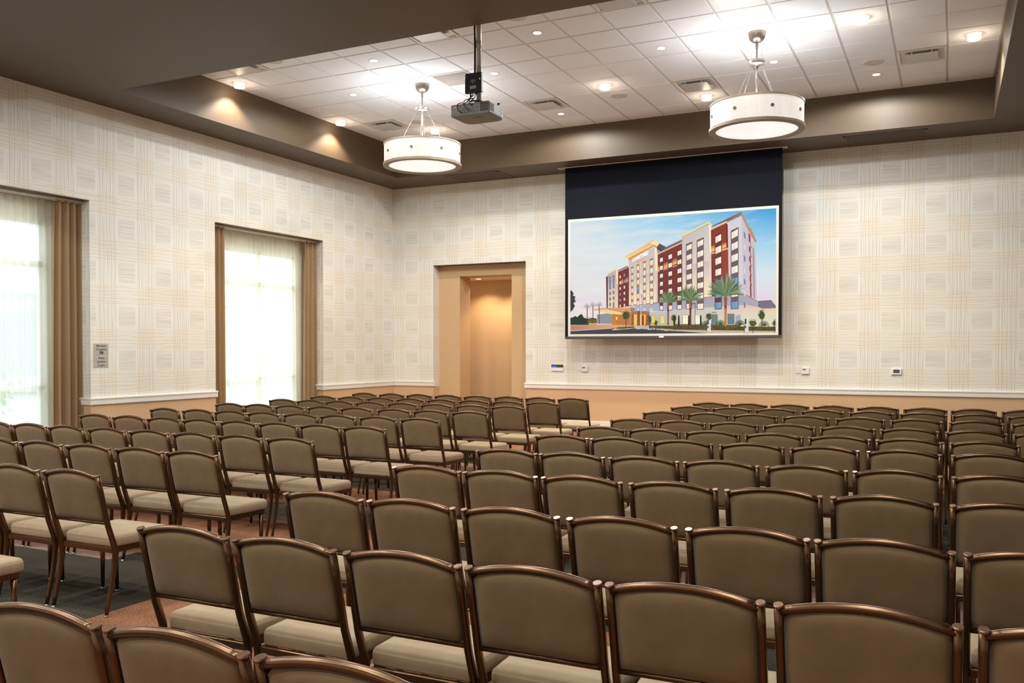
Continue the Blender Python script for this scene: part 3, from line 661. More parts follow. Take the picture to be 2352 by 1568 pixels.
A.poly(T([(90, 1165), (1400, 1140), (2306, 1150), (2306, 1260), (1400, 1250), (90, 1300)], dy=L), None, [(196, 136, 110), (238, 180, 112), (200, 160, 120), (150, 140, 120), (220, 160, 100), (182, 128, 110)])
A.poly(T([(1450, 1180), (2306, 1190), (4450, 1230), (4450, 1345), (2306, 1345), (1450, 1260)], dy=L), (190, 182, 164))
A.poly(T([(90, 1285), (980, 1235), (1400, 1235), (2306, 1290), (3000, 1335), (3000, 1380), (90, 1380)], dy=L), (74, 74, 84))
A.poly(T([(90, 1280), (980, 1228), (980, 1240), (90, 1296)], dy=L), (214, 196, 172))
A.poly(T([(965, 1265), (1100, 1215), (1480, 1180), (1560, 1200), (1400, 1240), (1150, 1262), (1010, 1275)], dy=L), (200, 190, 165))
# buildings
G1, G2, BR, BR2 = (206, 192, 190), (214, 200, 192), (128, 62, 60), (146, 66, 56)
A.poly([(850, 1560), (895, 1500), (895, 2195), (860, 2195)], (108, 66, 66))
A.poly([(890, 1475), (1060, 1385), (1105, 1380), (1105, 2180), (890, 2190)], None, [(186, 176, 184)]*3+[(240, 215, 180)]*2)
A.poly([(1055, 1400), (1100, 1395), (1120, 1680), (1080, 1690)], (250, 226, 184)); A.poly([(835, 1545), (890, 1500), (895, 1515), (850, 1565)], (120, 104, 104))
A.poly([(878, 1452), (1050, 1352), (1105, 1375), (1105, 1400), (1052, 1380), (890, 1478)], (250, 218, 140))
A.poly([(1105, 1415), (1335, 1310), (1335, 2150), (1105, 2185)], BR); A.poly([(1100, 1390), (1290, 1298), (1335, 1312), (1105, 1418)], (128, 110, 118)); A.poly([(1105, 1408), (1335, 1308), (1335, 1324), (1105, 1424)], (230, 188, 160))
for a in ((1165, 1210, 1595), (1262, 1310, 1560)): A.poly([(a[0], a[2]), (a[1], a[2]-30), (a[1], a[2]+70), (a[0], a[2]+95)], None, [(190, 90, 70), (200, 95, 70), (255, 190, 120), (255, 190, 120)])
A.poly([(1105, 1685), (1335, 1595), (1335, 1612), (1105, 1702)], (176, 128, 108))
A.poly([(1335, 1190), (1890, 890), (1945, 905), (1945, 2100), (1335, 2160)], None, [(204, 192, 188), (206, 194, 190), (212, 202, 198), (226, 212, 198), (236, 218, 190)])
A.poly([(1875, 900), (1925, 915), (1945, 1400), (1900, 1400)], (252, 230, 196)); A.poly([(1925, 930), (2120, 985), (1940, 1040)], (150, 150, 172))
A.poly([(1225, 1110), (1862, 745), (1980, 820), (1935, 890), (1872, 850), (1325, 1165), (1300, 1150)], None, [(240, 200, 150), (240, 180, 110), (252, 224, 150), (252, 225, 160), (230, 160, 90), (214, 140, 80), (255, 225, 150)])
A.poly([(1880, 756), (1980, 822), (1935, 888), (1780, 812)], (254, 226, 160)); A.poly([(1300, 1130), (1780, 850), (1860, 850), (1330, 1160)], (250, 204, 130))
A.poly([(1325, 1140), (1872, 850), (1935, 888), (1925, 930), (1870, 885), (1340, 1190)], (190, 138, 104)); A.poly([(1335, 1165), (1870, 872), (1925, 905), (1925, 915), (1870, 882), (1338, 1178)], (240, 198, 130))
A.poly([(1980, 820), (2145, 912), (2040, 975), (1930, 895)], (100, 86, 88)); A.poly([(1930, 895), (2040, 975), (2000, 985), (1930, 930)], (74, 62, 70))
A.poly([(1450, 2155), (1900, 2095), (2306, 2055), (2306, 2250), (1450, 2250)], (170, 178, 196))
A.poly([(1335, 2130), (1900, 2070), (2306, 2040), (2306, 2062), (1900, 2094), (1335, 2152)], (160, 128, 120))
A.poly([(1945, 1045), (2465, 815), (2475, 2035), (1945, 2075)], None, [(128, 66, 62), (140, 66, 60), (130, 60, 56), (128, 62, 64)])
A.poly([(2120, 895), (2460, 735), (2460, 800), (2040, 985)], (132, 112, 110)); A.poly([(1930, 1040), (2460, 785), (2460, 815), (1935, 1062)], (232, 196, 158))
for (x0, x1, y) in ((1950, 1990, 1290), (2070, 2160, 1240), (2255, 2350, 1165)):
    sl = -.42; A.poly([(x0, y), (x1, y+sl*(x1-x0)), (x1, y+120+sl*(x1-x0)), (x0, y+120)], None, [(165, 75, 60), (165, 75, 60), (255, 196, 110), (255, 196, 110)])
A.poly([(1945, 1405), (2460, 1235), (2460, 1262), (1945, 1430)], (206, 158, 124))
A.poly([(2460, 700), (3030, 425), (3075, 455), (3090, 1950), (2470, 2020)], None, [(200, 192, 192), (206, 198, 198), (222, 214, 210), (242, 226, 202), (242, 222, 190)])
A.poly([(3026, 430), (3070, 455), (3080, 1010), (3045, 1010)], (255, 240, 208))
A.poly([(2430, 662), (3030, 352), (3105, 440), (3070, 470), (3028, 405), (2460, 708)], (252, 220, 156)); A.poly([(2450, 690), (3028, 392), (3034, 404), (2458, 702)], (200, 150, 104))
A.poly([(3070, 530), (3425, 375), (3455, 1920), (3090, 1950)], None, [(140, 64, 60), (150, 66, 54), (170, 80, 64), (120, 56, 58)])
A.poly([(3400, 385), (3430, 390), (3440, 930), (3405, 930)], (104, 48, 52)); A.poly([(3115, 440), (3725, 150), (3725, 180), (3400, 345), (3070, 480)], (122, 96, 104))
A.poly([(3065, 510), (3400, 345), (3440, 400), (3425, 425), (3400, 385), (3070, 540)], (240, 200, 150))
for (x0, x1, y, h_) in ((3076, 3156, 880, 125), (3306, 3400, 830, 100)): A.poly([(x0, y), (x1, y-.42*(x1-x0)), (x1, y+h_-.42*(x1-x0)), (x0, y+h_)], None, [(210, 90, 50), (210, 90, 50), (255, 205, 120), (255, 205, 120)])
A.poly([(3078, 1018), (3420, 905), (3448, 965), (3420, 945), (3082, 1050)], (236, 184, 124))
A.poly([(3425, 380), (3716, 240), (3760, 1875), (3455, 1905)], (216, 212, 216)); A.poly([(3716, 240), (4010, 800), (4045, 2035), (3760, 1875)], (205, 196, 206))
A.poly([(3400, 350), (3725, 152), (3716, 220), (3418, 372)], (156, 122, 104)); A.poly([(3725, 152), (3885, 490), (3912, 480), (4042, 780), (4015, 808), (3868, 560), (3712, 225)], (196, 144, 108))
A.poly([(3868, 590), (3908, 650), (3935, 2120), (3905, 2120)], (150, 78, 76)); A.poly([(3955, 900), (3985, 940), (4005, 1990), (3975, 1985)], (184, 144, 140))
for k in range(6): A.poly([(3872, 780+k*205), (3898, 800+k*205), (3902, 890+k*205), (3876, 880+k*205)], (214, 204, 208)); A.poly([(3925, 870+k*200), (3938, 880+k*200), (3938, 925+k*200), (3925, 915+k*200)], (140, 110, 116))
A.poly([(2306, 2050), (2470, 2030), (3086, 1945), (3766, 1885), (4050, 2045), (4050, 2170), (3850, 2120), (2306, 2230)], (172, 170, 184))
A.poly([(2306, 2036), (2470, 2018), (3086, 1936), (3766, 1872), (4052, 2038), (4052, 2062), (3766, 1900), (3086, 1962), (2470, 2042), (2306, 2058)], (178, 140, 118))
A.poly([(1770, 2275), (2380, 2215), (3846, 2115), (4110, 2195), (4450, 2195), (4450, 2600), (1740, 2560)], None, [(196, 196, 192), (206, 196, 196), (212, 192, 180), (236, 206, 180), (242, 206, 156), (232, 222, 196), (190, 180, 150)])
A.poly([(4060, 2045), (4346, 2020), (4450, 2150), (4450, 2190), (4150, 2200), (4060, 2160)], (128, 118, 134)); A.poly([(4070, 2040), (4340, 2020), (4450, 2140), (4450, 2155), (4335, 2032), (4070, 2055)], (104, 90, 98))
A.poly([(3700, 2290), (4450, 2255), (4450, 2580), (3700, 2570)], (226, 217, 194)); A.poly([(3560, 2275), (3850, 2265), (4100, 2255), (3850, 2300)], (236, 208, 186))
A.poly([(2306, 2530), (3700, 2545), (3700, 2580), (2306, 2570)], (122, 88, 84)); A.poly([(3590, 2360), (3700, 2320), (3700, 2545), (3590, 2545)], (176, 172, 190))
WL, WB = (252, 243, 224), (110, 170, 206)
SLF = lambda y: -.51+(y-500)/1500*.40
def col(x0, x1, y0, pitch, n, hh, blues=(), spand=(122, 98, 102), wd=None):
    yl = y0+pitch*(n-1)+hh; s0, s1 = SLF(y0), SLF(yl)
    if spand: A.poly([(x0-8, y0-35), (x1+6, y0-35+s0*(x1-x0+14)), (x1+6, yl+8+s1*(x1-x0)), (x0-8, yl+8)], spand)
    for k in range(n):
        y = y0+pitch*k; sl = SLF(y); cc = WB if k in blues else WL
        A.win(x0, x1, y, hh, sl, (90, 76, 84)); dx = (x1-x0)*.06
        A.poly([(x0+dx, y+4), (x1-dx, y+4+sl*(x1-x0)), (x1-dx, y+hh-4+sl*(x1-x0)), (x0+dx, y+hh-4)], None, [cc, tuple(min(255, v+4) for v in cc), cc, (cc[0], int(cc[1]*.94), int(cc[2]*.86))])
        mx = (x0+x1)/2; A.win(mx-2, mx+2, y+4+sl*(x1-x0)/2, hh-8, 0, (120, 108, 112))
        if x1-x0 > 110: A.win(x0+(x1-x0)*.28-2, x0+(x1-x0)*.28+2, y+4+sl*(x1-x0)*.28, hh-8, 0, (120, 108, 112))
ST = (176, 130, 96)
col(1385, 1425, 1355, 140, 6, 98, spand=ST); col(1505, 1550, 1302, 147, 6, 100, (3,), spand=ST); col(1640, 1692, 1240, 155.5, 6, 108, spand=ST); col(1782, 1845, 1185, 163, 6, 112, spand=ST)
col(1990, 2055, 1135, 168, 7, 88, spand=(112, 66, 68)); col(2170, 2250, 1068, 178, 7, 96, spand=(112, 66, 68)); col(2361, 2451, 990, 189, 7, 96, spand=(112, 66, 68))
col(2551, 2671, 870, 205, 7, 112, ()); col(2781, 2916, 785, 219, 7, 122, ()); col(3160, 3296, 680, 232, 7, 140, (4, 5, 6), spand=(112, 66, 68)); col(3500, 3651, 585, 246, 7, 148, (4, 6))
for k in range(7): A.poly([(3768, 560+k*248), (3800, 610+k*246), (3806, 730+k*243), (3774, 700+k*245)], (124, 130, 150) if k % 2 == 0 else (232, 216, 190))
col(1135, 1165, 1500, 123, 6, 64, (3, 4), spand=None); col(1225, 1255, 1462, 127, 6, 68, (0, 1), spand=None); col(920, 952, 1560, 117, 6, 58, (0, 1), spand=(150, 130, 126)); col(995, 1025, 1532, 120, 6, 62, (0, 1, 5), spand=(150, 130, 126))
for (x0, x1) in ((1505, 1550), (1635, 1690), (1780, 1842)): A.win(x0, x1, 2190, 66, -.05, (220, 200, 196))
for (x0, x1, yt, yb) in ((1340, 1378, 1600, 2120), (1438, 1494, 1500, 2105), (1562, 1626, 1480, 2095), (1704, 1770, 1460, 2085), (1858, 1895, 1500, 2070), (2478, 2545, 1350, 2005), (2682, 2768, 1250, 1990), (2926, 3040, 1200, 1955), (960, 990, 1650, 2180), (893, 915, 1650, 2185)):
    A.poly([(x0, yt), (x1, yt), (x1, yb-8), (x0, yb)], None, [(206, 192, 190), (206, 192, 190), (255, 236, 196), (255, 232, 186)])
# portico and entrance
A.poly(T([(660, 945), (880, 915), (1000, 940), (1000, 1140), (655, 1135)], dy=L), (148, 150, 158)); A.poly(T([(1040, 830), (1370, 790), (1460, 800), (1450, 860), (1380, 870), (1040, 870)], dy=L), (170, 124, 112))
A.poly(T([(985, 930), (1375, 880), (1375, 1170), (985, 1160)], dy=L), (196, 124, 74)); A.poly(T([(1010, 960), (1060, 960), (1060, 1155), (1010, 1155)], dy=L), (214, 132, 48)); A.poly(T([(1065, 990), (1090, 990), (1090, 1050), (1065, 1050)], dy=L), (255, 236, 190))
A.poly(T([(590, 840), (830, 805), (1230, 905), (1190, 945), (1060, 935), (600, 855)], dy=L), None, [(224, 180, 130), (232, 196, 150), (250, 210, 130), (255, 220, 130), (255, 225, 140), (250, 206, 120)])
A.poly(T([(830, 805), (1370, 795), (1375, 885), (1230, 905)], dy=L), (222, 160, 112)); A.poly(T([(590, 836), (830, 800), (1230, 890), (1230, 908), (830, 820), (598, 850)], dy=L), (184, 146, 128))
A.poly(T([(1380, 865), (1770, 870), (1770, 1170), (1380, 1175)], dy=L), (150, 96, 76)); A.poly(T([(1440, 940), (1510, 940), (1505, 1170), (1440, 1170)], dy=L), (252, 196, 92)); A.poly(T([(1570, 940), (1700, 940), (1690, 1160), (1570, 1165)], dy=L), (246, 178, 80)); A.poly(T([(1610, 955), (1650, 955), (1650, 1160), (1610, 1160)], dy=L), (120, 70, 40))
A.poly(T([(1380, 865), (1770, 870), (1770, 935), (1380, 935)], dy=L), (172, 118, 98)); A.poly(T([(1520, 865), (1570, 865), (1570, 1175), (1520, 1175)], dy=L), (140, 92, 72))
for (x0, x1, y0, y1, cc) in ((1825, 1885, 975, 1130, (252, 222, 110)), (2008, 2082, 975, 1130, (250, 226, 128)), (2481, 2583, 960, 1140, (255, 252, 214)), (2741, 2838, 955, 1140, (255, 250, 210)), (3086, 3211, 940, 1150, (112, 136, 132)), (3426, 3566, 930, 1145, (104, 132, 134)), (2250, 2306, 960, 1130, (250, 220, 110))):
    A.win(x0-6, x1+6, y0-6+L, y1-y0+12, 0, (150, 140, 120)); A.win(x0, x1, y0+L, y1-y0, 0, cc); A.win((x0+x1)/2-2, (x0+x1)/2+2, y0+L, y1-y0, 0, (150, 140, 110)); A.win(x0, x1, y0+40+L, 5, 0, (170, 160, 120))
A.win(3090, 3190, 885+L, 28, 0, (150, 144, 146))
for x in (3880, 4400): A.win(x, x+150, 1040+L, 60, 0, (150, 140, 120)); A.win(x+4, x+146, 1046+L, 48, 0, (232, 214, 170))
# greenery
GC = [(72, 84, 40), (106, 104, 48), (60, 62, 32), (130, 120, 58), (150, 92, 52)]
A.poly(T([(1760, 1180), (2306, 1180), (4450, 1200), (4450, 1290), (2306, 1262), (1760, 1215)], dy=L), (88, 78, 44)); A.poly(T([(1050, 1240), (1100, 1215), (1440, 1190), (1460, 1215), (1200, 1245)], dy=L), (84, 84, 50))
for _ in range(500): leaves(random.uniform(1780, 4440), L+1225, 10, 32, GC, 1, 20)
for _ in range(60): leaves(random.uniform(1060, 1440), L+1218, 10, 14, GC, 1, 14)
for (x, y, r1, r2, n) in ((1275, 960, 95, 110, 130), (3030, 985, 72, 85, 80), (2290, 1020, 60, 90, 60), (4150, 950, 78, 120, 110), (3960, 1130, 90, 75, 80), (4420, 1120, 50, 70, 50), (1780, 1060, 40, 110, 60), (1910, 1120, 40, 60, 40)):
    A.win(x-7, x+7, y+L, 250, 0, (90, 70, 50)); blob(x, y+L, r1*.8, r2*.8, (70, 82, 50)); leaves(x, y+L, r1, r2, [(58, 72, 44), (96, 108, 58), (130, 132, 74), (44, 54, 36)], n, 16)
for (x, y) in ((3280, 1110), (3690, 1110), (4200, 1130), (2980, 1120)):
    for a in range(-80, 81, 20): b = math.radians(a-90); A.poly([(x-8, y+60+L), (x+110*math.cos(b-.12), y+60+L+110*math.sin(b-.12)), (x+120*math.cos(b+.05), y+60+L+120*math.sin(b+.05)), (x+8, y+60+L)], (70, 88, 50))
for x in (2395, 2610, 2860, 3060-760): A.poly([(x-20, 2560), (x-14, 2360), (x, 2330), (x+14, 2360), (x+20, 2560)], (40, 56, 48))
for x in (480, 530, 580): A.poly([(x, 2500), (x+80, 2500), (x+66, 2572), (x+14, 2572)], (196, 166, 104)); 
leaves(575, L+1085, 90, 32, [(150, 140, 70), (90, 96, 50)], 50, 22); A.win(440, 790, L+1188, 10, 0, (180, 160, 130))
for x in (1500, 1735, 2090): A.win(x, x+80, L+1236+(x-1500)*.06, 14, 0, (226, 218, 196))
def palm(x, yc, yb, tw, R, n, cols, tcol, a0=-172, a1=-8):
    A.poly([(x-tw, yc), (x+tw, yc), (x+tw*.8, yb), (x-tw*.8, yb)], tcol); A.poly([(x-tw*1.4, yc+30), (x, yc-20), (x+tw*1.4, yc+30), (x+tw, yc+R*.35), (x-tw, yc+R*.35)], (150, 100, 70))
    for k in range(n):
        a = math.radians(a0+(a1-a0)*(k+random.uniform(-.3, .3))/(n-1)); r_ = R*random.uniform(.75, 1.05)*(1 if abs(math.degrees(a)+90) < 55 else .9); dr = abs(math.cos(a))
        p = [(x+r_*t*math.cos(a), yc+r_*t*math.sin(a)+dr*R*.30*t*t) for t in (0, .35, .7, 1)]; wd = R*.017; cc = random.choice(cols)
        A.poly([p[0], (p[1][0]-wd*math.sin(a), p[1][1]+wd*math.cos(a)), (p[2][0]-wd*math.sin(a), p[2][1]+wd*math.cos(a)), p[3], (p[2][0]+wd*math.sin(a), p[2][1]-wd*math.cos(a)), (p[1][0]+wd*math.sin(a), p[1][1]-wd*math.cos(a))], cc)
for x, y in ((455, 790), (577, 765), (710, 755)): palm(x, L+y, L+1130, 9, 115, 15, [(86, 70, 66), (104, 84, 74), (70, 60, 60)], (120, 74, 54))
PC = [(104, 134, 96), (84, 112, 78), (132, 150, 110), (70, 98, 72), (150, 156, 116)]
palm(2168, L+700, L+1165, 20, 320, 70, PC, (112, 70, 52), -158, -22); palm(2640, L+660, L+1205, 22, 400, 80, PC, (112, 68, 52), -160, -20); palm(3385, L+560, L+1225, 28, 520, 110, PC, (140, 76, 48), -158, -22)
for k in range(22): A.poly([(3362, L+830+k*17), (3408, L+815+k*17), (3408, L+821+k*17), (3362, L+836+k*17)], (246, 190, 90))
for k in range(8): A.win(2160, 2172, L+900+k*28, 10, 0, (250, 210, 130))
A.win(2734, 2744, L+700, 540, 0, (54, 54, 66)); A.poly(T([(2680, 705), (2740, 695), (2744, 712), (2680, 718)], dy=L), (54, 54, 66))
A.win(1588, 1598, L+470, 730, 0, (222, 220, 224)); A.poly(T([(1594, 490), (1612, 540), (1616, 590), (1598, 560)], dy=L), (60, 80, 140))
for k in range(5): A.poly(T([(1596, 565+k*28), (1622+k*3, 600+k*26), (1624+k*3, 612+k*26), (1598, 578+k*28)], dy=L), (196, 60, 80)); A.poly(T([(1597, 579+k*28), (1623+k*3, 612+k*26), (1624+k*3, 622+k*26), (1598, 590+k*28)], dy=L), (240, 236, 240))
for x, y0, y1 in ((2996, 1060, 1305), (3792, 1035, 1320)):
    A.win(x, x+78, L+y0, y1-y0, 0, (222, 222, 214)); A.win(x, x+34, L+y0, (y1-y0)*.38, 0, (58, 66, 84)); A.win(x+2, x+30, L+y0+(y1-y0)*.5, (y1-y0)*.2, 0, (60, 74, 84)); A.win(x-14, x-4, L+y0+(y1-y0)*.45, (y1-y0)*.55, 0, (60, 60, 66))
me = bpy.data.meshes.new('hotel_image'); me.from_pydata(A.v, [], A.f); ca = me.color_attributes.new('Col', 'FLOAT_COLOR', 'POINT')
for i, cc in enumerate(A.c): ca.data[i].color = cc
k = N('projected_colours'); at = k.n('ShaderNodeVertexColor', layer_name='Col')
k.set((0, 0, 0, 1), .9, emit=at.outputs[0], es=1.0, spec=0); me.materials.append(k.m)
sky = MB(); sky.add([(4.144, SY-.0026, 1.750), (7.826, SY-.0026, 1.750), (7.826, SY-.0026, 3.812), (4.144, SY-.0026, 3.812)], [(0, 1, 2, 3)])
k = N('projected_sky'); p, _, _ = k.pos(); M = k.M
fx = M('DIVIDE', M('SUBTRACT', p[0], 4.14), 3.69); fz = M('DIVIDE', M('SUBTRACT', p[2], 1.75), 2.06)
rmp = k.n('ShaderNodeValToRGB'); e = rmp.color_ramp.elements; e[0].position = .12; e[0].color = srgb(250, 214, 190); e[1].position = 1.0; e[1].color = srgb(84, 172, 226)
for ps_, cc in ((.28, (232, 220, 230)), (.48, (222, 234, 240)), (.72, (170, 218, 240))): x = e.new(ps_); x.color = srgb(*cc)
k.put(rmp.inputs[0], M('ADD', M('MULTIPLY', M('SUBTRACT', fz, .28), M('ADD', M('MULTIPLY', fx, .72), .34)), .28))
cl = k.noise(k.xyz(M('MULTIPLY', p[0], 1.2), 0.0, M('ADD', M('MULTIPLY', p[2], 6.5), M('MULTIPLY', p[0], -.4))), 1.0, 6, .6)
clf = k.n('ShaderNodeMapRange'); k.put(clf.inputs[0], M('SUBTRACT', cl, M('MULTIPLY', fx, .20))); clf.inputs[1].default_value = .36; clf.inputs[2].default_value = .62; clf.inputs[4].default_value = .9
cs = k.mix(clf.outputs[0], rmp.outputs[0], srgb(236, 236, 230)); k.set((0, 0, 0, 1), .9, emit=cs, es=.97, spec=0)
sky.ob('picture_sky', k.m, ps, fix=False)
pic = bpy.data.objects.new('picture_hotel', me); C.objects.link(pic); pic.parent = ps
# the sign on the pictured facade
def arttext(body, pA, pB, capA, capB, colr, bold):
    cu = bpy.data.curves.new('sign_lettering', 'FONT'); cu.body = body; cu.size = 1; cu.resolution_u = 2; cu.offset = bold
    to = bpy.data.objects.new('t', cu); C.objects.link(to); dg = bpy.context.evaluated_depsgraph_get(); m_ = bpy.data.meshes.new_from_object(to.evaluated_get(dg)); C.objects.unlink(to); bpy.data.objects.remove(to)
    xs = [v.co.x for v in m_.vertices]; ysx = [v.co.y for v in m_.vertices]; a0, a1, b1 = min(xs), max(xs), max(ysx)
    A.d += 30
    for v in m_.vertices:
        s_ = (v.co.x-a0)/(a1-a0); t = v.co.y/b1; v.co = A.P(pA[0]+(pB[0]-pA[0])*s_, pA[1]+(pB[1]-pA[1])*s_-t*(capA+(capB-capA)*s_))
    m_.materials.clear(); m_.materials.append(glow('sign_'+body[:3], srgb(*colr), .95)); o = bpy.data.objects.new('sign_lettering', m_); C.objects.link(o); o.parent = ps
arttext('COURTYARD', (1418, 1218), (1756, 1056), (62), (84), (60, 70, 64), .03)
arttext('COURTYARD', (1412, 1214), (1750, 1052), (62), (84), (250, 250, 244), .018)
arttext('Marriott', (1506, 1240), (1652, 1178), 42, 48, (236, 70, 44), .035)

# ---------------------------------------------------------------- wall plates and sign
def plate_root(name, x, z, label, cat): return empty(name, (x, -.001, z), label, cat)
t_ = plate_root('wall_control_panel', 3.704, 1.063, 'white wall control panel with dark upper half and blue lights', 'control panel')
q = MB(); q.bbox(-.122, .122, -.022, 0, 0, .122, .003); q.ob('case', PLAST, t_); q = MB(); q.box(-.122, .122, -.0235, -.021, .068, .1225); q.ob('display', PANELDK, t_)
q = MB()
for i in range(5): q.box(-.104+i*.018, -.092+i*.018, -.0245, -.0234, .072, .096)
q.ob('indicator_lights', BLUEL, t_); q = MB(); q.box(.055, .062, -.0228, -.0215, .050, .055); q.ob('button', LCD, t_)
for i, (x, pl, lb) in enumerate(((4.265, 4.15, 'small square white thermostat right of the dark control panel'), (8.24, 8.118, 'small square white thermostat below the screen corner, right side'))):
    t_ = plate_root('thermostat', x, 1.058, lb, 'thermostat'); t_['group'] = 'square thermostats'
    q = MB(); q.bbox(-.062, .062, -.03, 0, 0, .118, .006); q.ob('case', PLAST, t_); q = MB(); q.box(-.042, .008, -.0312, -.0298, .062, .088); q.ob('display', LCD, t_)
    q = MB(); q.box(.024, .034, -.0315, -.0298, .060, .068); q.box(.024, .034, -.0315, -.0298, .074, .082); q.box(.024, .034, -.0315, -.0298, .028, .036); q.ob('button', plain('pale_button', (190, 188, 196)), t_)
    q = MB(); q.bbox(pl-.036, pl+.036, -.009, -.0005, 1.066, 1.182, .002)
    tag(q.ob('blank_wall_plate', plain('ivory_plate', (226, 222, 212), .4, var=.01)), 'blank ivory wall plate left of the %s thermostat' % ('left' if i == 0 else 'right'), 'wall plate', 'blank wall plates')
t_ = plate_root('wall_touch_thermostat', 9.652, 1.062, 'wide white thermostat with large grey display, farthest right', 'thermostat')
q = MB(); q.bbox(-.078, .078, -.026, 0, 0, .104, .008); q.bbox(-.025, .025, -.024, 0, .1, .112, .002); q.ob('case', PLAST, t_); q = MB(); q.box(-.047, .047, -.0275, -.0255, .03, .084); q.ob('display', LCD2, t_)
for (z0, z1, lines, lb, bold) in ((1.398, 1.556, ['Maximum', 'Occupancy', '708'], 'brushed silver sign reading Maximum Occupancy 708 by the window', 1), (1.232, 1.388, ['When', 'partition', 'is open'], 'brushed silver sign reading When partition is open, under the occupancy sign', 0)):
    t_ = empty('wall_sign', (.001, -7.208, z0), lb, 'sign', 'room occupancy signs'); hh = z1-z0
    q = MB(); q.bbox(0, .006, -.118, .118, 0, hh, .0015); q.ob('plate', SILVER, t_)
    for i, s_ in enumerate(lines):
        big = s_ == '708'; text(s_, .050 if big else .042, INKB if big else INK, (.0066, 0, hh-.030-i*.048), (PI/2, 0, PI/2), t_, bold=.0016 if big else .0003, sx=.92)

# ---------------------------------------------------------------- chairs
def chair():
    r_ = empty('banquet_chair', (0, 0, 0), 'x', 'chair')
    XP = .2165
    yb = lambda z: .066*(.79-z)/.29 if z > .5 else None
    prof = [(0.012, .052), (.06, .062), (.13, .078), (.21, .096), (.28, .108), (.34, .113), (.39, .105), (.44, .088), (.50, .067), (.60, .044), (.70, .021), (.785, .001)]
    for s_ in (-1, 1):
        q = MB(); pts = [(s_*XP, y, z) for z, y in prof]; n = len(pts)
        rb = [.0115, .0125, .014, .0155, .017, .018, .018, .0175, .017, .016, .0155, .0155]; ra = [.0095, .010, .0105, .011, .012, .0125, .0125, .0125, .0125, .0125, .0125, .0125]
        q.tube(pts, ra, rb, n=12); q.tube([(s_*XP, .0012, .783), (s_*XP, .0, .790)], [.0137, .0130], [.0178, .0165], n=14, mi=1)
        lg = q.ob('leg', [BRZ, CAP], r_); g_ = MB(); g_.lathe([(.0001, 0), (.012, 0), (.014, .003), (.012, .009), (.007, .013), (.0001, .014)], (s_*XP, .051, 0), n=12); g_.ob('glide', CHROME, lg)
        q = MB(); q.tube([(s_*.183, .458, .012), (s_*.188, .455, .18), (s_*.192, .45, .345)], [.0105, .0135, .016], [.0105, .0135, .016], n=4+8); lg = q.ob('leg', BRZ, r_)
        g_ = MB(); g_.lathe([(.0001, 0), (.012, 0), (.014, .003), (.012, .009), (.007, .013), (.0001, .014)], (s_*.183, .458, 0), n=12); g_.ob('glide', CHROME, lg)
    # top rail
    q = MB(); n = 12; pts = []
    for i in range(n+1): x = -.212+.424*i/n; pts.append((x, .0035, .772+.030*(1-(x/.212)**2)))
    q.tube(pts, .0145, .0125, side=(0, 1, 0), n=12)
    q.ob('top_rail', BRZ, r_)
    q = MB(); q.tube([(-.21, .063, .515), (.21, .063, .515)], .008, .009, side=(0, 1, 0), n=10); q.ob('lower_rail', BRZ, r_)
    # back panel: slim bronze edge and the cushion
    q = MB(); NU, NV = 18, 16; side = {}
    for sgn in (-1, 1):
        vs = []
        for j in range(NV+1):
            v = -1+2*j/NV
            for i in range(NU+1):
                u = -1+2*i/NU; x = u*.2055; zt = .762+.030*(1-(x/.212)**2); zb_ = .521; z = zb_+(zt-zb_)*(v+1)/2
                th = max(0, (1-abs(u)**5))**.5*max(0, (1-abs(v)**5))**.5
                dy = -.0185*th if sgn < 0 else .022*th
                vs.append((x, .066*(.79-z)/.29+dy+.001, z))
        q.add(vs, [(j*(NU+1)+i, j*(NU+1)+i+1, (j+1)*(NU+1)+i+1, (j+1)*(NU+1)+i) for j in range(NV) for i in range(NU)], 0, True)
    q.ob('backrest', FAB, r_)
    # seat cushion
    def ring(ins, z, back=.118, front=.505, hw=.2015, hwf=.222, rr=.045, n_=5):
        pts = []
        for (cx, cy, r, a0) in ((hw-.016, back+.016, .016, -PI/2), (hwf-rr, front-rr, rr, 0), (-hwf+rr, front-rr, rr, PI/2), (-hw+.016, back+.016, .016, PI)):
            for k_ in range(n_+1):
                a = a0+PI/2*k_/n_; rx = max(r-ins, .002) if r > ins else .002; pts.append((cx+math.copysign(max(0, ins-r), -cx)+rx*math.cos(a), cy+(max(0, ins-r) if cy < .3 else -max(0, ins-r))+rx*math.sin(a), z))
        return pts
    q = MB(); rings = [ring(.014, .368), ring(.004, .371), ring(0, .380), ring(0, .412), ring(.002, .421), ring(.0045, .423), ring(.005, .426), ring(.016, .434), ring(.05, .440), ring(.10, .444), ring(.15, .445)]
    n = len(rings[0]); vs = [v for r2 in rings for v in r2]
    q.add(vs, [(i*n+k_, i*n+(k_+1) % n, (i+1)*n+(k_+1) % n, (i+1)*n+k_) for i in range(len(rings)-1) for k_ in range(n)]+[list(range(n))[::-1], list(range((len(rings)-1)*n, len(rings)*n))], 0, True)
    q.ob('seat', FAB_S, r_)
    q = MB(); q.bbox(-.205, .205, .105, .125, .340, .369, .003); q.bbox(-.205, .205, .452, .470, .340, .369, .003)
    for s_ in (-1, 1): q.add([(s_*.204, .11, .34), (s_*.211, .465, .34), (s_*.193, .465, .34), (s_*.188, .11, .34), (s_*.204, .11, .369), (s_*.211, .465, .369), (s_*.193, .465, .369), (s_*.188, .11, .369)], [(0, 1, 2, 3), (4, 5, 6, 7), (0, 1, 5, 4), (1, 2, 6, 5), (2, 3, 7, 6), (3, 0, 4, 7)])
    q.ob('seat_frame', BRZ, r_)
    return r_
proto = chair(); used = False
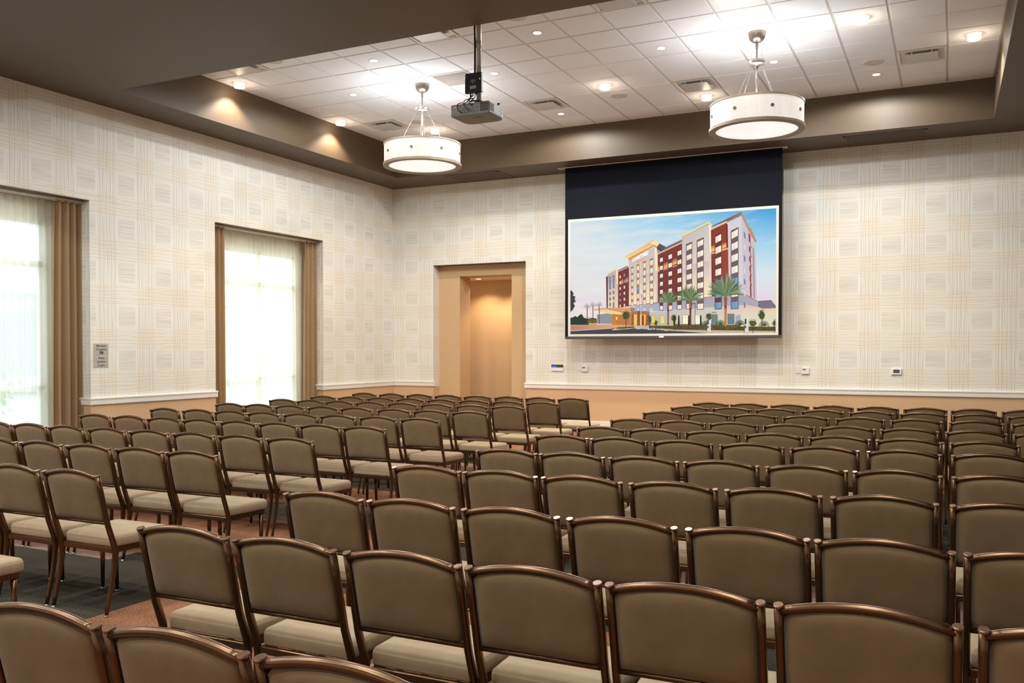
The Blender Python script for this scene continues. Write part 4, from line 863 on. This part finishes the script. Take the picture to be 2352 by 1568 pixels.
RIGHT = [(-4.54, [7.49, 7.96, 8.45, 8.95, 9.44, 9.94, 10.43, 10.93, 11.42]), (-5.41, [7.45, 7.94, 8.43, 8.93, 9.43, 9.94, 10.44, 10.94]), (-6.40, [7.42, 7.91, 8.39, 8.89, 9.40, 9.90, 10.41, 10.92]),
 (-7.52, [7.45, 7.93, 8.41, 8.90, 9.39, 9.88, 10.38, 10.87]), (-8.47, [7.48, 7.95, 8.44, 8.93, 9.42, 9.91, 10.41, 10.90]), (-9.31, [7.46, 7.93, 8.42, 8.92, 9.41, 9.91, 10.42, 10.91]), (-10.40, [7.52, 7.99, 8.47, 8.95, 9.44, 9.92, 10.42, 10.91]),
 (-11.37, [7.49, 7.96, 8.44, 8.93, 9.42, 9.91, 10.41]), (-12.39, [7.55, 8.03, 8.52, 9.01, 9.50, 9.97, 10.45]), (-13.28, [7.59, 8.07, 8.56, 9.03, 9.50, 9.98, 10.47]), (-14.21, [8.05, 8.53, 9.01])]
R_FROM = [0]*10+[1]
LEFT = [(-4.38, [2.11, 2.61, 3.10, 3.59, 4.08, 4.58, 5.07, 5.56]), (-5.38, [2.10, 2.59, 3.09, 3.58, 4.07, 4.56, 5.06, 5.55]), (-6.29, [2.13, 2.60, 3.07, 3.55, 4.04, 4.53, 5.03, 5.51]), (-7.30, [2.15, 2.62, 3.10, 3.59, 4.07, 4.58, 5.06, 5.55]),
 (-8.33, [2.16, 2.66, 3.14, 3.61, 4.10, 4.58, 5.07, 5.56]), (-9.34, [2.26, 2.75, 3.235, 3.715, 4.195, 4.67, 5.145, 5.62]), (-10.40, [2.24, 2.72, 3.20, 3.71, 4.21, 4.71, 5.20, 5.69]), (-11.39, [3.24, 3.73, 4.22, 4.72, 5.22, 5.70]), (-12.36, [4.82, 5.30, 5.79]), (-13.30, [5.81])]
random.seed(21)
def seat_out(rows, block, fromright, start=None):
    global used
    for ri, (y, xs) in enumerate(rows):
        for ci, x in enumerate(xs):
            o = proto if not used else dup(proto); used = True
            k_ = (len(xs)-1-ci) if fromright else ci+(start[ri] if start else 0)
            o.location = (x+.2305, y, 0); o.rotation_euler = (0, 0, random.uniform(-.006, .006))
            pos = 'chair beside the aisle' if k_ == 0 else '%s chair from aisle' % ORD[k_]
            o['label'] = 'taupe banquet chair, %s block, %s row from the screen, %s' % (block, ORD[ri], pos); o['group'] = 'banquet chairs set in rows facing the screen'
seat_out(RIGHT, 'right', False, R_FROM); seat_out(LEFT, 'left', True)
